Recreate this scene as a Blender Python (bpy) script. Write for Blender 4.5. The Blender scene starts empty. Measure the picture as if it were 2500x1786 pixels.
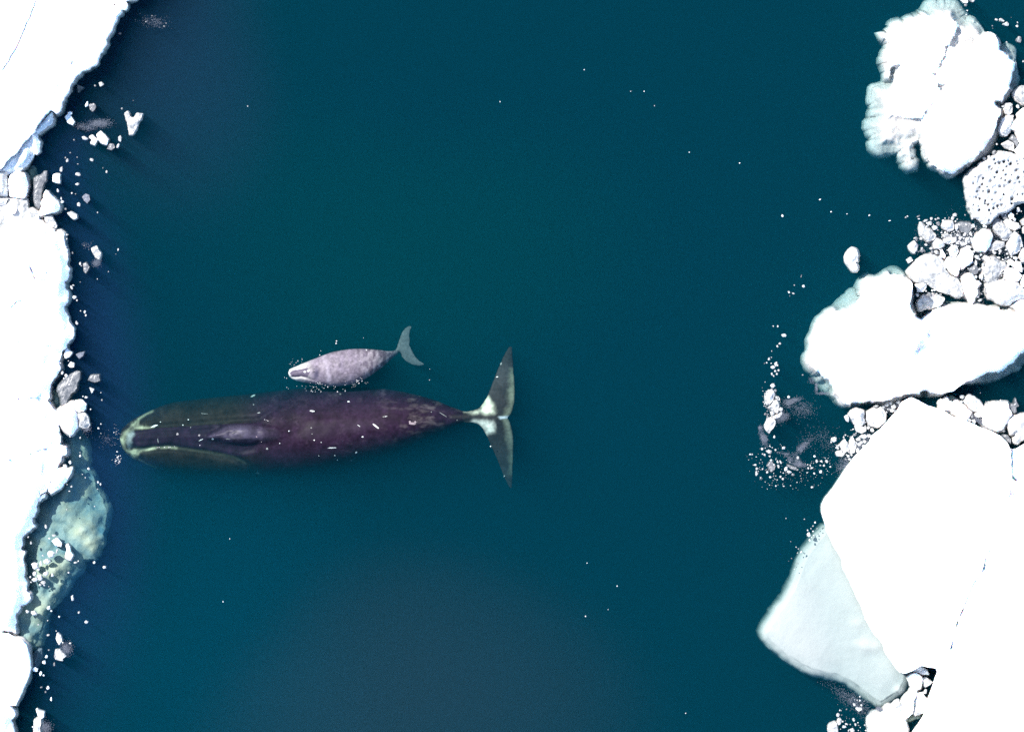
import bpy, bmesh, math, random
import numpy as np
from mathutils import Vector, Matrix
from mathutils.geometry import delaunay_2d_cdt
from mathutils.bvhtree import BVHTree

S = bpy.context.scene
COL = S.collection
PX = 0.0165                       # metres per photograph pixel at the water
CAM_H = 300.0

# ------------------------------------------------------------------ camera, sky, sun, exposure
cd = bpy.data.cameras.new('camera')
cd.sensor_width = 36.0
cd.lens = 36.0 * CAM_H / (2500 * PX)
cd.clip_start = 1.0
cd.clip_end = 2000.0
cam = bpy.data.objects.new('camera', cd)
cam.location = (0, 0, CAM_H)
COL.objects.link(cam)
S.camera = cam

SUN_ELEV = math.radians(50)
SUN_AZ = math.atan2(-0.80, 0.60)          # the sun stands up and to the left, shadows fall right and down
world = bpy.data.worlds.new('World')
S.world = world
world.use_nodes = True
wn = world.node_tree
sky = wn.nodes.new('ShaderNodeTexSky')
sky.sky_type = 'NISHITA'
sky.sun_disc = False
sky.sun_elevation = SUN_ELEV
sky.sun_rotation = SUN_AZ
bg = wn.nodes['Background']
bg.inputs['Strength'].default_value = 0.15
wn.links.new(sky.outputs['Color'], bg.inputs['Color'])

sl = bpy.data.lights.new('sun', 'SUN')
sl.energy = 4.5
sl.angle = math.radians(0.5)
sl.color = (1.0, 0.96, 0.90)
so = bpy.data.objects.new('sun', sl)
sd_ = Vector((math.sin(SUN_AZ) * math.cos(SUN_ELEV), math.cos(SUN_AZ) * math.cos(SUN_ELEV), math.sin(SUN_ELEV)))
so.rotation_euler = sd_.to_track_quat('Z', 'Y').to_euler()
so.location = (-60, 45, 60)
COL.objects.link(so)

S.view_settings.view_transform = 'Standard'
S.view_settings.look = 'None'
S.view_settings.exposure = 1.8
S.view_settings.gamma = 1.0
S.view_settings.use_curve_mapping = False
cy = S.cycles
cy.use_denoising = False          # the fine grain of the sampled water stands for the film grain
cy.max_bounces = 5
cy.diffuse_bounces = 3
cy.glossy_bounces = 2
cy.volume_bounces = 1
cy.transparent_max_bounces = 8
cy.caustics_reflective = False
cy.caustics_refractive = False
cy.sample_clamp_indirect = 4.0

# ------------------------------------------------------------------ helpers
rnd = random.Random(7)

def tag(o, label=None, cat=None, group=None, kind=None):
    if label and len(label.split()) > 16: print('LONG', label)
    if label: o['label'] = label
    if cat: o['category'] = cat
    if group: o['group'] = group
    if kind: o['kind'] = kind
    return o

VIEWS = {'A': (0, 0, 2.707), 'B': (0, 400, 3.777), 'C': (0, 800, 3.777), 'D': (0, 1200, 2.77), 'M': (270, 820, 2.2284),
         'K': (680, 780, 5.982), 'H': (270, 930, 5.051), 'F': (1120, 830, 4.273), 'G': (0, 380, 6.767),
         'R1': (2080, 0, 3.61), 'R2': (2200, 350, 3.777), 'R3': (1940, 640, 4.059), 'R4': (1800, 900, 3.247),
         'R5': (1830, 1250, 3.03), 'R8': (1800, 880, 5.073), 'RA': (2300, 0, 10.15), 'RB': (2360, 180, 6.766),
         'RC': (2360, 500, 5.8), 'RD': (2280, 940, 9.023), 'RE': (2020, 1580, 7.577), 'RF': (2250, 1060, 2.8),
         'RH': (1850, 600, 5.413), 'P': (0, 0, 1.0), 'T': (0, 0, 2273 / 2500)}

def W(v, pts):
    """survey coordinates to metres on the water plane"""
    ox, oy, s = VIEWS[v]
    a = np.asarray(pts, dtype=float).reshape(-1, 2)
    return np.stack([(ox + a[:, 0] / s - 1250) * PX, (893 - oy - a[:, 1] / s) * PX], axis=1)

def L(v, d):
    return d / VIEWS[v][2] * PX

_tab = np.random.RandomState(3).rand(256, 256)
def vnoise(x, y):
    xi, yi = np.floor(x).astype(int), np.floor(y).astype(int)
    fx, fy = x - xi, y - yi
    fx = fx * fx * (3 - 2 * fx); fy = fy * fy * (3 - 2 * fy)
    g = lambda i, j: _tab[i & 255, j & 255]
    return (g(xi, yi) * (1 - fx) + g(xi + 1, yi) * fx) * (1 - fy) + (g(xi, yi + 1) * (1 - fx) + g(xi + 1, yi + 1) * fx) * fy

def fbm(x, y, f=1.0, octv=4, seed=0):
    """about -1 .. 1"""
    t, a, n = 0, 1.0, 0
    for k in range(octv):
        t = t + a * (vnoise(x * f + 17.3 * k + seed * 7.7, y * f + 5.1 * k + seed * 3.3) * 2 - 1)
        n += a; a *= 0.55; f *= 2.03
    return t / n * 1.6

def segdist(p, a, b):
    out = np.empty(len(p))
    for i in range(0, len(p), 4000):
        q = p[i:i + 4000, None, :]
        ab = (b - a)[None]
        t = np.clip(((q - a[None]) * ab).sum(2) / np.maximum((ab ** 2).sum(2), 1e-12), 0, 1)
        out[i:i + 4000] = np.sqrt((((a[None] + t[..., None] * ab) - q) ** 2).sum(2)).min(1)
    return out

def linedist(p, line):
    return segdist(p, line[:-1], line[1:])

def inside(p, poly):
    x, y = p[:, 0], p[:, 1]
    r = np.zeros(len(p), bool)
    j = len(poly) - 1
    for i in range(len(poly)):
        xi, yi = poly[i]; xj, yj = poly[j]
        if yi != yj:
            c = ((yi > y) != (yj > y)) & (x < (xj - xi) * (y - yi) / (yj - yi) + xi)
            r ^= c
        j = i
    return r

def sdist(p, poly):
    d = segdist(p, poly, np.roll(poly, -1, 0))
    return np.where(inside(p, poly), d, -d)

def sstep(x, a=0.0, b=1.0):
    t = np.clip((x - a) / (b - a), 0, 1)
    return t * t * (3 - 2 * t)

def ccw(poly):
    a = 0.5 * (poly[:, 0] * np.roll(poly[:, 1], -1) - np.roll(poly[:, 0], -1) * poly[:, 1]).sum()
    return poly if a > 0 else poly[::-1].copy()

def chaikin(poly, n=1):
    for _ in range(n):
        nx = np.roll(poly, -1, 0)
        poly = np.stack([poly * .78 + nx * .22, poly * .22 + nx * .78], 1).reshape(-1, 2)
    return poly

def resample(poly, ds, closed=True):
    q = np.vstack([poly, poly[:1]]) if closed else poly
    s = np.concatenate([[0], np.cumsum(np.sqrt((np.diff(q, axis=0) ** 2).sum(1)))])
    n = max(6 if closed else 2, int(s[-1] / ds))
    t = np.linspace(0, s[-1], n, endpoint=not closed)
    return np.stack([np.interp(t, s, q[:, 0]), np.interp(t, s, q[:, 1])], 1)

def normals2(poly):
    d = np.roll(poly, -1, 0) - np.roll(poly, 1, 0)
    n = np.stack([d[:, 1], -d[:, 0]], 1)
    return n / np.maximum(np.linalg.norm(n, axis=1, keepdims=True), 1e-9)

def roughen(poly, amp, ds, seed=0, f=2.5):
    poly = resample(ccw(poly), ds)
    return poly + normals2(poly) * (amp * fbm(poly[:, 0], poly[:, 1], f, 4, seed))[:, None]

def mesh_obj(name, v, f, mat, parent=None, smooth=False, loc=None):
    me = bpy.data.meshes.new(name)
    v = np.asarray(v, dtype=float)
    if loc is None and parent is None:
        loc = np.array([v[:, 0].mean(), v[:, 1].mean(), 0.0])
    if parent is not None:
        loc = np.array(parent.location)
        me.from_pydata((v - loc).tolist(), [], f)
        o = bpy.data.objects.new(name, me)
        o.parent = parent
    else:
        me.from_pydata((v - loc).tolist(), [], f)
        o = bpy.data.objects.new(name, me)
        o.location = loc
    if mat: me.materials.append(mat)
    if smooth: me.polygons.foreach_set('use_smooth', [True] * len(me.polygons))
    me.update()
    COL.objects.link(o)
    return o

def ice_body(name, poly, H, mat, sp=0.15, ds=0.08, amp=0.03, bottom=-1.5, foot=0.06, parent=None, extra=None,
             seed=0, smooth=False, flare=1.0, f=2.5, wet=None, even=False):
    """A closed floating body of ice: outline POLY (metres), upper surface H(points), walls down to BOTTOM."""
    b = roughen(poly, amp, ds, seed, f)
    lo, hi = b.min(0), b.max(0)
    rs = np.random.RandomState(seed + 11)
    gx, gy = np.meshgrid(np.arange(lo[0], hi[0], sp), np.arange(lo[1], hi[1], sp))
    g = np.stack([gx.ravel(), gy.ravel()], 1)
    g = g + (rs.rand(*g.shape) - .5) * sp * 0.7
    nb = normals2(b)
    ring = b - nb * min(0.05, sp * .5)
    pts = [g, ring]
    if extra is not None: pts.append(extra)
    if extra is not None:
        near = np.concatenate([(((q[:, None] - extra[None]) ** 2).sum(2)).min(1) for q in np.array_split(pts[0], max(1, len(pts[0]) // 400))])
        pts[0] = pts[0][near > .07 ** 2]
    g = np.vstack(pts)
    d = sdist(g, b)
    g = g[d > 0.018]
    allp = np.vstack([b, g])
    n = len(b)
    vs, _, fs, *_ = delaunay_2d_cdt([Vector(p) for p in allp.tolist()], [(i, (i + 1) % n) for i in range(n)], [], 1, 1e-5)
    v2 = np.array([[p.x, p.y] for p in vs])
    cnt = {}
    tri = []
    for t in fs:
        t = list(t)
        a = v2[t]
        ar = (a[1, 0] - a[0, 0]) * (a[2, 1] - a[0, 1]) - (a[2, 0] - a[0, 0]) * (a[1, 1] - a[0, 1])
        if ar < 0: t = t[::-1]
        tri.append(t)
        for i in range(3):
            cnt[(t[i], t[(i + 1) % 3])] = 1
    bed = [(i, j) for (i, j) in cnt if (j, i) not in cnt]
    dd = np.maximum(sdist(v2, b), 0)
    z = H(v2, dd)
    V = [np.column_stack([v2, z])]
    N = len(v2)
    nrm = np.zeros((N, 2)); used = np.zeros(N, bool)
    for i, j in bed:
        e = v2[j] - v2[i]
        nn = np.array([e[1], -e[0]])
        nrm[i] += nn; nrm[j] += nn; used[i] = used[j] = True
    nrm /= np.maximum(np.linalg.norm(nrm, axis=1, keepdims=True), 1e-9)
    bi = np.nonzero(used)[0]
    ids = [{int(k): int(k) for k in bi}]
    base = N
    zt = z[bi]
    spec = [(np.minimum(zt - .015, zt * 0.45 - .02), 0.15), (np.minimum(zt - .05, -.05), .35), (np.minimum(zt - .10, -.05 - foot * .7), .9), (np.minimum(zt - .25, -.12 - foot * 2.6), 1.5 * flare), (np.minimum(zt - .4, -.3 - foot * 7), 2.1 * flare), (np.minimum(zt - .5, bottom), -0.5)]
    for zz, k in spec:
        off = nrm[bi] * (foot * k * (1 if even else 0) + (not even) * foot * k * np.clip(.85 + .7 * fbm(v2[bi, 0], v2[bi, 1], .7, 2, seed + 40), .2, 1.5))[:, None]
        jit = (fbm(v2[bi, 0] + 3 * k, v2[bi, 1], 4, 2, seed) * min(foot, .06) * .5)[:, None] * nrm[bi]
        V.append(np.column_stack([v2[bi] + off + jit, zz]))
        ids.append({int(k2): base + q for q, k2 in enumerate(bi)})
        base += len(bi)
    F = [tuple(t) for t in tri]
    for r in range(len(ids) - 1):
        A, B = ids[r], ids[r + 1]
        for i, j in bed:
            F.append((A[i], B[i], B[j], A[j]))
    inner = np.nonzero(~used)[0]
    low = dict(ids[-1])
    for q, k in enumerate(inner): low[int(k)] = base + q
    V.append(np.column_stack([v2[inner], np.full(len(inner), bottom)]))
    F += [tuple(low[i] for i in t[::-1]) for t in tri]
    V = np.vstack(V)
    o = mesh_obj(name, V, F, mat, parent, smooth)
    if mat in (SNOW, WHITE, PALE, BLUE):
        o.data.materials.append(wet or KEEL2)
        under = [1 if max(V[i, 2] for i in q) < -.02 else 0 for q in F]
        o.data.polygons.foreach_set('material_index', under)
        if not smooth: o.data.polygons.foreach_set('use_smooth', [bool(u) for u in under])
    return o

def chunk(name, poly, h, mat, seed=0, z0=0.0, keel=None, dome=0.6, parent=None, smooth=False, facet=0.25):
    """A small lump of ice: rings drawn in from the outline, standing H above the water."""
    poly = ccw(np.asarray(poly))
    size = float(np.sqrt(((poly.max(0) - poly.min(0)) ** 2).sum()))
    poly = resample(poly, max(0.03, size / 22)) if len(poly) < 30 else poly
    c = poly.mean(0)
    n = len(poly)
    rs = np.random.RandomState(seed)
    keel = keel if keel is not None else max(0.06, h * 1.5)
    V, rings = [], []
    prof = [(1.02, -keel * .55), (1.0, 0.0), (0.93, h * (1 - dome)), (0.72, h * (1 - dome * .35)), (0.42, h * .97), (0.16, h)]
    a = np.arange(n)
    lump = 1 + facet * fbm(poly[:, 0] + seed, poly[:, 1], 2.2 / max(size, .05), 2, seed)
    for q, (k, z) in enumerate(prof):
        zz = np.full(n, z)
        if q >= 2: zz = z * (lump * (1 - (q - 2) * .15) + (q - 2) * .15) + h * facet * .35 * (rs.rand(n) - .5)
        V.append(np.column_stack([c + (poly - c) * k, zz + z0]))
        rings.append(np.arange(n) + q * n)
    V = np.vstack(V)
    top = len(V); V = np.vstack([V, [[c[0], c[1], h + z0]], [[c[0], c[1], -keel + z0]]])
    F = []
    for q in range(len(prof) - 1):
        A, B = rings[q], rings[q + 1]
        for i in range(n):
            j = (i + 1) % n
            F.append((int(A[i]), int(A[j]), int(B[j]), int(B[i])))
    for i in range(n):
        j = (i + 1) % n
        F.append((int(rings[-1][i]), int(rings[-1][j]), top))
        F.append((int(rings[0][j]), int(rings[0][i]), top + 1))
    return mesh_obj(name, V, F, mat, parent, smooth)

def blob(v, x, y, w, h=None, ang=0.0, seed=0, n=11, irr=0.24):
    h = h or w
    rs = np.random.RandomState(seed)
    a = (np.arange(n) + rs.rand(n) * .6) / n * 2 * math.pi
    r = 1 + irr * (rs.rand(n) * 2 - 1)
    p = np.stack([np.cos(a) * r * w / 2, np.sin(a) * r * h / 2], 1)
    t = math.radians(ang)
    p = p @ np.array([[math.cos(t), math.sin(t)], [-math.sin(t), math.cos(t)]])
    return W(v, p + np.array([x, y]))

# ------------------------------------------------------------------ materials
def mat_new(name):
    m = bpy.data.materials.new(name)
    m.use_nodes = True
    return m, m.node_tree, m.node_tree.nodes['Principled BSDF']

def ice_mat(name, c1, c2, rough=0.6, scale=1.5, bump=0.25, detail=6.0, lo=.35, hi=.65, fine=9.0, sss=0.0):
    m, t, p = mat_new(name)
    tc = t.nodes.new('ShaderNodeTexCoord')
    n1 = t.nodes.new('ShaderNodeTexNoise'); n1.inputs['Scale'].default_value = scale; n1.inputs['Detail'].default_value = detail
    r = t.nodes.new('ShaderNodeValToRGB')
    r.color_ramp.elements[0].position = lo; r.color_ramp.elements[0].color = (*c1, 1)
    r.color_ramp.elements[1].position = hi; r.color_ramp.elements[1].color = (*c2, 1)
    n2 = t.nodes.new('ShaderNodeTexNoise'); n2.inputs['Scale'].default_value = fine; n2.inputs['Detail'].default_value = 5
    b = t.nodes.new('ShaderNodeBump'); b.inputs['Strength'].default_value = bump; b.inputs['Distance'].default_value = 0.08
    lk = t.links.new
    lk(tc.outputs['Object'], n1.inputs['Vector']); lk(tc.outputs['Object'], n2.inputs['Vector'])
    lk(n1.outputs['Fac'], r.inputs['Fac']); lk(r.outputs['Color'], p.inputs['Base Color'])
    lk(n2.outputs['Fac'], b.inputs['Height']); lk(b.outputs['Normal'], p.inputs['Normal'])
    p.inputs['Roughness'].default_value = rough
    p.inputs['Specular IOR Level'].default_value = 0.3
    if sss:
        p.inputs['Subsurface Weight'].default_value = sss
        p.inputs['Subsurface Radius'].default_value = (.6, .85, 1.0)
        p.inputs['Subsurface Scale'].default_value = .35
    return m

SNOW = ice_mat('snow', (.86, .88, .90), (.92, .93, .94), .7, .8, .15, sss=.8)
WHITE = ice_mat('white_ice', (.21, .215, .22), (.46, .465, .465), .5, 3.5, .6, sss=.4)
PALE = ice_mat('pale_wet_ice', (.125, .13, .132), (.31, .31, .305), .35, 5.0, .5)
GREY = ice_mat('grey_wet_ice', (.045, .050, .056), (.11, .112, .116), .3, 6.0, .5)
SLUSH = ice_mat('slush', (.050, .060, .080), (.085, .092, .11), .5, 6.0, .4)
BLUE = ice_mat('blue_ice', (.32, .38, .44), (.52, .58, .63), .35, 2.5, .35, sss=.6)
KEEL = ice_mat('veil_tinted_submerged_ice', (.055, .115, .135), (.20, .205, .15), .6, 1.1, .6, detail=9.0, lo=.34, hi=.66, fine=5.0)  # teal veil of deeper water put into the ice colour
KEEL2 = ice_mat('clean_submerged_ice', (.25, .225, .215), (.34, .305, .29), .7, .9, .3, fine=3.0, sss=.6)
SHELF = ice_mat('milky_submerged_ice', (.186, .188, .180), (.202, .203, .195), .7, .7, .3, fine=3.0)
MATS = {'s': SNOW, 'w': WHITE, 'p': PALE, 'g': GREY, 'b': BLUE, 'k': KEEL, 'l': SLUSH}

# water: a body of sea water (absorbs red, scatters blue-green) over the dark deep
wm = bpy.data.materials.new('sea_water'); wm.use_nodes = True
t = wm.node_tree; t.nodes.remove(t.nodes['Principled BSDF'])
SC = (0.0006, 0.0200, 0.0305)       # scattered per metre
AB = (0.50, 0.28, 0.265)       # absorbed per metre
vs_ = t.nodes.new('ShaderNodeVolumeScatter'); vs_.inputs['Color'].default_value = (*[c / .1 for c in SC], 1); vs_.inputs['Density'].default_value = .1
va_ = t.nodes.new('ShaderNodeVolumeAbsorption'); va_.inputs['Color'].default_value = (*[1 - c / .8 for c in AB], 1); va_.inputs['Density'].default_value = .8
ad = t.nodes.new('ShaderNodeAddShader')
t.links.new(vs_.outputs[0], ad.inputs[0]); t.links.new(va_.outputs[0], ad.inputs[1])
t.links.new(ad.outputs[0], t.nodes['Material Output'].inputs['Volume'])
dm, dt, dp = mat_new('deep_water')
dp.inputs['Base Color'].default_value = (.004, .012, .02, 1); dp.inputs['Roughness'].default_value = .9

X0, X1, Y0, Y1, ZB_, ZBOX = -70, 70, -60, 60, -16.0, -16.5
v = [(x, y, z) for z in (ZBOX, 0) for y in (Y0, Y1) for x in (X0, X1)]
f = [(0, 2, 3, 1), (4, 5, 7, 6), (0, 1, 5, 4), (1, 3, 7, 5), (3, 2, 6, 7), (2, 0, 4, 6)]
tag(mesh_obj('sea_water', v, f, wm, loc=np.zeros(3)), kind='structure')
tag(mesh_obj('deep_water', [(x, y, ZB_) for x, y in ((X0 + 1, Y0 + 1), (X1 - 1, Y0 + 1), (X1 - 1, Y1 - 1), (X0 + 1, Y1 - 1))], [(0, 1, 2, 3)], dm, loc=np.zeros(3)), kind='structure')

def tint_lens(name, label, v, x, y, a, b, ang, top, thick, sc, ab, den=.1):
    """an added lens of tinted water just under the surface, thinning out to nothing at its rim"""
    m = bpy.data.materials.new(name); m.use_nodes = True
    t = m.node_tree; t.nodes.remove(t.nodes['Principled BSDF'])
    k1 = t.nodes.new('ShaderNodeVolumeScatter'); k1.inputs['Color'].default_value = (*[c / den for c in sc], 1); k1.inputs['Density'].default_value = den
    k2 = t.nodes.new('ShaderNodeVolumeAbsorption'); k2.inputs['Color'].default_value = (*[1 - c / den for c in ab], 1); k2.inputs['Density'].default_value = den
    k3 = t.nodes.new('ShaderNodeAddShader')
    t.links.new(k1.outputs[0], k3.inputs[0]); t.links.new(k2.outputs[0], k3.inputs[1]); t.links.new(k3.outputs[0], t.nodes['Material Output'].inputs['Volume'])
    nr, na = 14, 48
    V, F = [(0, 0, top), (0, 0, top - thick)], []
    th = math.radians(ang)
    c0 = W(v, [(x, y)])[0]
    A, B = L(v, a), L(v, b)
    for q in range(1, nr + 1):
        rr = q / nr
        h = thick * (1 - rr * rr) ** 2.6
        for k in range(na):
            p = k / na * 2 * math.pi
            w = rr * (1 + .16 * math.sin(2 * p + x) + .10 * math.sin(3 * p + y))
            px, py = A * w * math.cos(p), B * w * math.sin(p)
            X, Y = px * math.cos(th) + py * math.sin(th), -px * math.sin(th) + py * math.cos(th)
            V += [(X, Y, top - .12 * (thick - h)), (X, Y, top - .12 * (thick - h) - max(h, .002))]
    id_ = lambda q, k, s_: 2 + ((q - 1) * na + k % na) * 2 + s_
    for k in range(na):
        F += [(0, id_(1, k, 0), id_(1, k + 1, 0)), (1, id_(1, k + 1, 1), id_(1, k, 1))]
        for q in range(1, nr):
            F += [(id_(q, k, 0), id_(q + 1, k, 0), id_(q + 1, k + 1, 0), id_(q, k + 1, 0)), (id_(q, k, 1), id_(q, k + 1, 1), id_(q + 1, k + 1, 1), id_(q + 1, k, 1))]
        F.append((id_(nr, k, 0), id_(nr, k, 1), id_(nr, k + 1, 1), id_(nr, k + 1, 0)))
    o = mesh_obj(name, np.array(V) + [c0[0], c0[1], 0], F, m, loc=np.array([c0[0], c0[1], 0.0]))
    return tag(o, label, 'added water tint', kind='stuff')
tint_lens('water_tint', 'added brownish grey tint for the sky reflection in the water below the whales', 'T', 930, 1560, 560, 420, 12, -.3, 3.5, (.0125, .0040, .0045), (0, 0, 0))  # added volume: sky reflection put into the water's colour
tint_lens('water_tint', 'added bluer tint in the water below the head of the big whale', 'T', 420, 1450, 620, 460, -20, -.3, 4.0, (.0000, .0055, .0095), (0, 0, 0))  # added volume that only turns this water bluer
tint_lens('water_tint', 'added violet tint for the sky reflection in the water along the pack ice', 'T', 330, 60, 420, 460, 25, -.2, 2.5, (.0085, .0020, .0120), (0, 0, 0))  # made-up lens, its violet stands for reflected sky
tint_lens('water_tint', 'added dark blue tint for the shade in the water along the rugged floe', 'T', 110, 800, 260, 1050, 0, -.2, 3.2, (.0080, .0024, .0310), (0, .03, 0))  # navy shade beside the ice, put in as an added coloured volume
tint_lens('water_tint', 'added green tint in the open water above the whales', 'T', 900, 560, 560, 480, 0, -.4, 4.0, (.0000, .0050, .0020), (0, 0, .02))  # invented lens that tints the water mildly green

# ------------------------------------------------------------------ big ice
def surf(level, edge_w=0.25, edge_drop=0.25, rough=0.08, f=0.9, seed=0, layers=(), cracks=(), lump=0.0, wob=.03):
    """upper surface: LEVEL, lower near the rim, noise, LAYERS (poly, z, blend width), CRACKS (line, width, depth)"""
    def H(p, d):
        z = level - edge_drop * (1 - sstep(d / edge_w)) + rough * fbm(p[:, 0], p[:, 1], f, 5, seed)
        for poly, zl, wd in layers:
            k = sstep((sdist(p, poly) + wob * fbm(p[:, 0], p[:, 1], 2.6, 4, seed + 3)) / wd + .5)
            zz = zl + rough * fbm(p[:, 0], p[:, 1], f, 5, seed + 2)
            if lump: zz = zz + lump * np.abs(fbm(p[:, 0], p[:, 1], f * .7, 3, seed + 5))
            z = z * (1 - k) + zz * k
        for line, wd, dep in cracks:
            z = z - dep * np.exp(-(linedist(p, line) / wd) ** 2)
        return z
    return H

def crackpts(*lines, ds=0.045, w=0.04):
    out = []
    for l in lines:
        r = resample(l, ds, False)
        d = np.gradient(r, axis=0); n = np.stack([d[:, 1], -d[:, 0]], 1); n /= np.maximum(np.linalg.norm(n, axis=1, keepdims=True), 1e-9)
        out += [r, r + n * w, r - n * w, r + n * w * 2, r - n * w * 2]
    return np.vstack(out)

def wig(line, amp=.04, ds=.12, seed=0):
    r = resample(line, ds, False)
    return r + np.stack([fbm(r[:, 0], r[:, 1], 2.0, 3, seed), fbm(r[:, 0], r[:, 1], 2.0, 3, seed + 9)], 1) * amp

def inset(d, v, pts):
    p = resample(ccw(W(v, pts)), .12)
    return p - normals2(p) * d

def shrink(poly, d):
    p = resample(ccw(poly), .15)
    return p - normals2(p) * d

# left pack ice
cr1 = wig(W('A', [(240, 0), (235, 30), (210, 100), (180, 170), (150, 240), (120, 300), (100, 350), (60, 410), (30, 450)]))
cr2 = wig(W('A', [(200, 510), (230, 570), (250, 640), (290, 685), (335, 715)]))
cr3 = wig(W('A', [(715, 120), (680, 200), (640, 290), (610, 345), (600, 395), (480, 410), (440, 500), (385, 570), (340, 700)]), .05)
cr3b = wig(W('A', [(500, 460), (480, 410)]))
floeA = W('A', [(715, 0), (755, 30), (798, 72), (770, 110), (765, 145), (735, 200), (715, 240), (708, 300), (665, 355), (645, 420), (630, 435), (560, 465),
                (500, 510), (485, 545), (468, 575), (465, 600), (430, 640), (415, 680), (408, 735), (375, 748), (345, 728), (290, 790), (230, 850), (215, 880),
                (150, 960), (100, 1030), (40, 1080), (0, 1120), (-700, 1160), (-700, -700), (720, -700)])
o = ice_body('ice_floe', floeA, surf(.75, .15, .12, .05, .5, 1, cracks=[(cr1, .055, .42), (cr2, .05, .24), (cr3, .05, .24), (cr3b, .05, .2)]), SNOW, .3, .06, .07,
             extra=crackpts(cr1, cr2, cr3), seed=1)
tag(o, 'broad smooth white ice floe crossed by a long thin crack, above the bluish rubble blocks', 'ice floe')
o = ice_body('ice_floe', W('A', [(722, -4), (762, 30), (803, 66), (835, 65), (848, 40), (835, 10), (900, 0), (1000, -120), (1050, -400), (725, -400)]),
             surf(.65, .15, .15, .05, .8, 2), SNOW, .2, .07, .03, seed=2)
tag(o, 'small white floe tip split by a dark crack from the broad smooth floe', 'ice floe')

floeB = np.vstack([W('B', [(-950, 560), (0, 600), (60, 545), (130, 510), (200, 500), (290, 480), (360, 500), (420, 560), (470, 605), (517, 645), (555, 625), (590, 650), (590, 700), (600, 780),
                           (620, 790), (635, 890), (630, 905), (645, 970), (635, 1030), (590, 1080), (600, 1140), (620, 1200), (610, 1260), (580, 1320), (600, 1360),
                           (635, 1410), (640, 1440), (665, 1490), (672, 1540)]),
                   W('C', [(688, 65), (660, 115), (610, 160), (572, 212), (570, 250), (535, 300), (545, 370), (510, 470), (470, 520), (455, 600), (442, 680), (490, 750),
                           (512, 800), (520, 870), (550, 970), (565, 1010), (562, 1080), (605, 1095), (605, 1165), (568, 1180), (530, 1260), (500, 1310), (450, 1440), (420, 1530), (350, 1600)]),
                   W('D', [(310, 0), (255, 65), (250, 120), (210, 175), (245, 235), (165, 285), (150, 315), (145, 385), (170, 405), (158, 480), (165, 580), (180, 610),
                           (175, 670), (203, 682), (205, 720), (195, 738), (130, 765), (135, 785), (105, 840), (98, 900), (108, 955), (60, 945), (0, 938), (-700, 930)])])
main_top = np.vstack([W('B', [(-950, 620), (0, 650), (150, 560), (290, 520), (400, 600), (480, 680), (530, 690), (540, 800), (570, 850), (580, 960), (560, 1060), (560, 1200), (560, 1330), (590, 1430), (620, 1530)]),
                      W('C', [(640, 60), (560, 180), (400, 250), (370, 330), (300, 400), (440, 500), (330, 640), (410, 690), (400, 760), (380, 850), (490, 960), (480, 1080), (430, 1120), (370, 1260), (380, 1420), (330, 1590)]),
                      W('D', [(290, 0), (230, 70), (190, 180), (130, 290), (110, 380), (130, 500), (140, 600), (120, 740), (80, 840), (60, 920), (-700, 905)])])
crb1 = wig(W('B', [(100, 1330), (140, 1270), (190, 1250), (200, 1290)]), .05)
crb2 = wig(W('B', [(290, 960), (320, 1010), (310, 1060), (420, 1075), (460, 1040), (430, 1000)]), .05)
crb3 = wig(W('C', [(170, 665), (260, 660), (340, 645), (400, 700)]), .05)
crb4 = wig(W('C', [(270, 1165), (350, 1145), (430, 1125)]), .05)
crb5 = wig(W('C', [(90, 1210), (140, 1250), (190, 1290), (205, 1320)]), .05)
crb6 = wig(W('C', [(170, 130), (330, 100), (370, 170), (480, 175)]), .05)
crb7 = wig(W('B', [(270, 930), (330, 1100), (380, 1190)]), .06)
crB = [crb1, crb2, crb3, crb4, crb5, crb6, crb7]
fB = ice_body('ice_floe', floeB, surf(.20, .10, .10, .13, 2.6, 3, layers=[(main_top, .52, .24)], cracks=[(c, .05, .34) for c in crB], lump=.24), SNOW, .085, .05, .07,
              extra=crackpts(*crB), seed=3, f=3.5)
tag(fB, 'long rugged white floe with a ragged stepped edge and a drowned green ledge', 'ice floe')
ledge = W('P', [(183, 1045), (195, 1086), (209, 1142), (230, 1184), (247, 1224), (256, 1247), (249, 1290), (249, 1319), (240, 1359), (231, 1370), (213, 1362), (202, 1366), (173, 1395),
                (159, 1417), (144, 1453), (119, 1489), (101, 1536), (74, 1590), (55, 1600), (35, 1550), (25, 1500), (45, 1440), (50, 1380), (40, 1320), (60, 1270), (85, 1230), (115, 1200), (140, 1130), (148, 1070), (150, 1040)])
lb1 = W('D', [(500, 200), (620, 170), (660, 260), (670, 400), (630, 460), (560, 440), (480, 520), (400, 600), (300, 640), (240, 620), (300, 480), (420, 420), (480, 300)])
lb2 = W('D', [(110, 850), (200, 800), (330, 770), (440, 610), (440, 560), (330, 660), (200, 700), (110, 780)])
lbd = W('D', [(520, 0), (680, 0), (700, 130), (640, 160), (540, 150), (480, 60)])
ice_body('submerged_ledge', ledge, surf(-.60, .8, .45, .16, 1.8, 4, layers=[(lb1, -.36, 1.2), (lb2, -.40, .7), (W('D', [(60, 780), (250, 700), (330, 740), (300, 930), (200, 1090), (100, 1000)]), -.42, .6), (lbd, -1.15, 1.2)], wob=.16), KEEL, .1, .08, .10, bottom=-3.2, foot=.12, parent=fB, seed=4, smooth=True)
o = ice_body('ice_floe', W('D', [(-700, 950), (0, 948), (60, 954), (110, 982), (155, 1001), (180, 1035), (195, 1120), (206, 1190), (190, 1260), (150, 1350), (110, 1442), (50, 1436), (0, 1433), (-700, 1430)]),
             surf(.48, .3, .15, .06, .8, 5, cracks=[(wig(W('D', [(20, 1200), (60, 1130), (110, 1080)])), .05, .08)]), SNOW, .16, .07, .025, seed=5)
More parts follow.
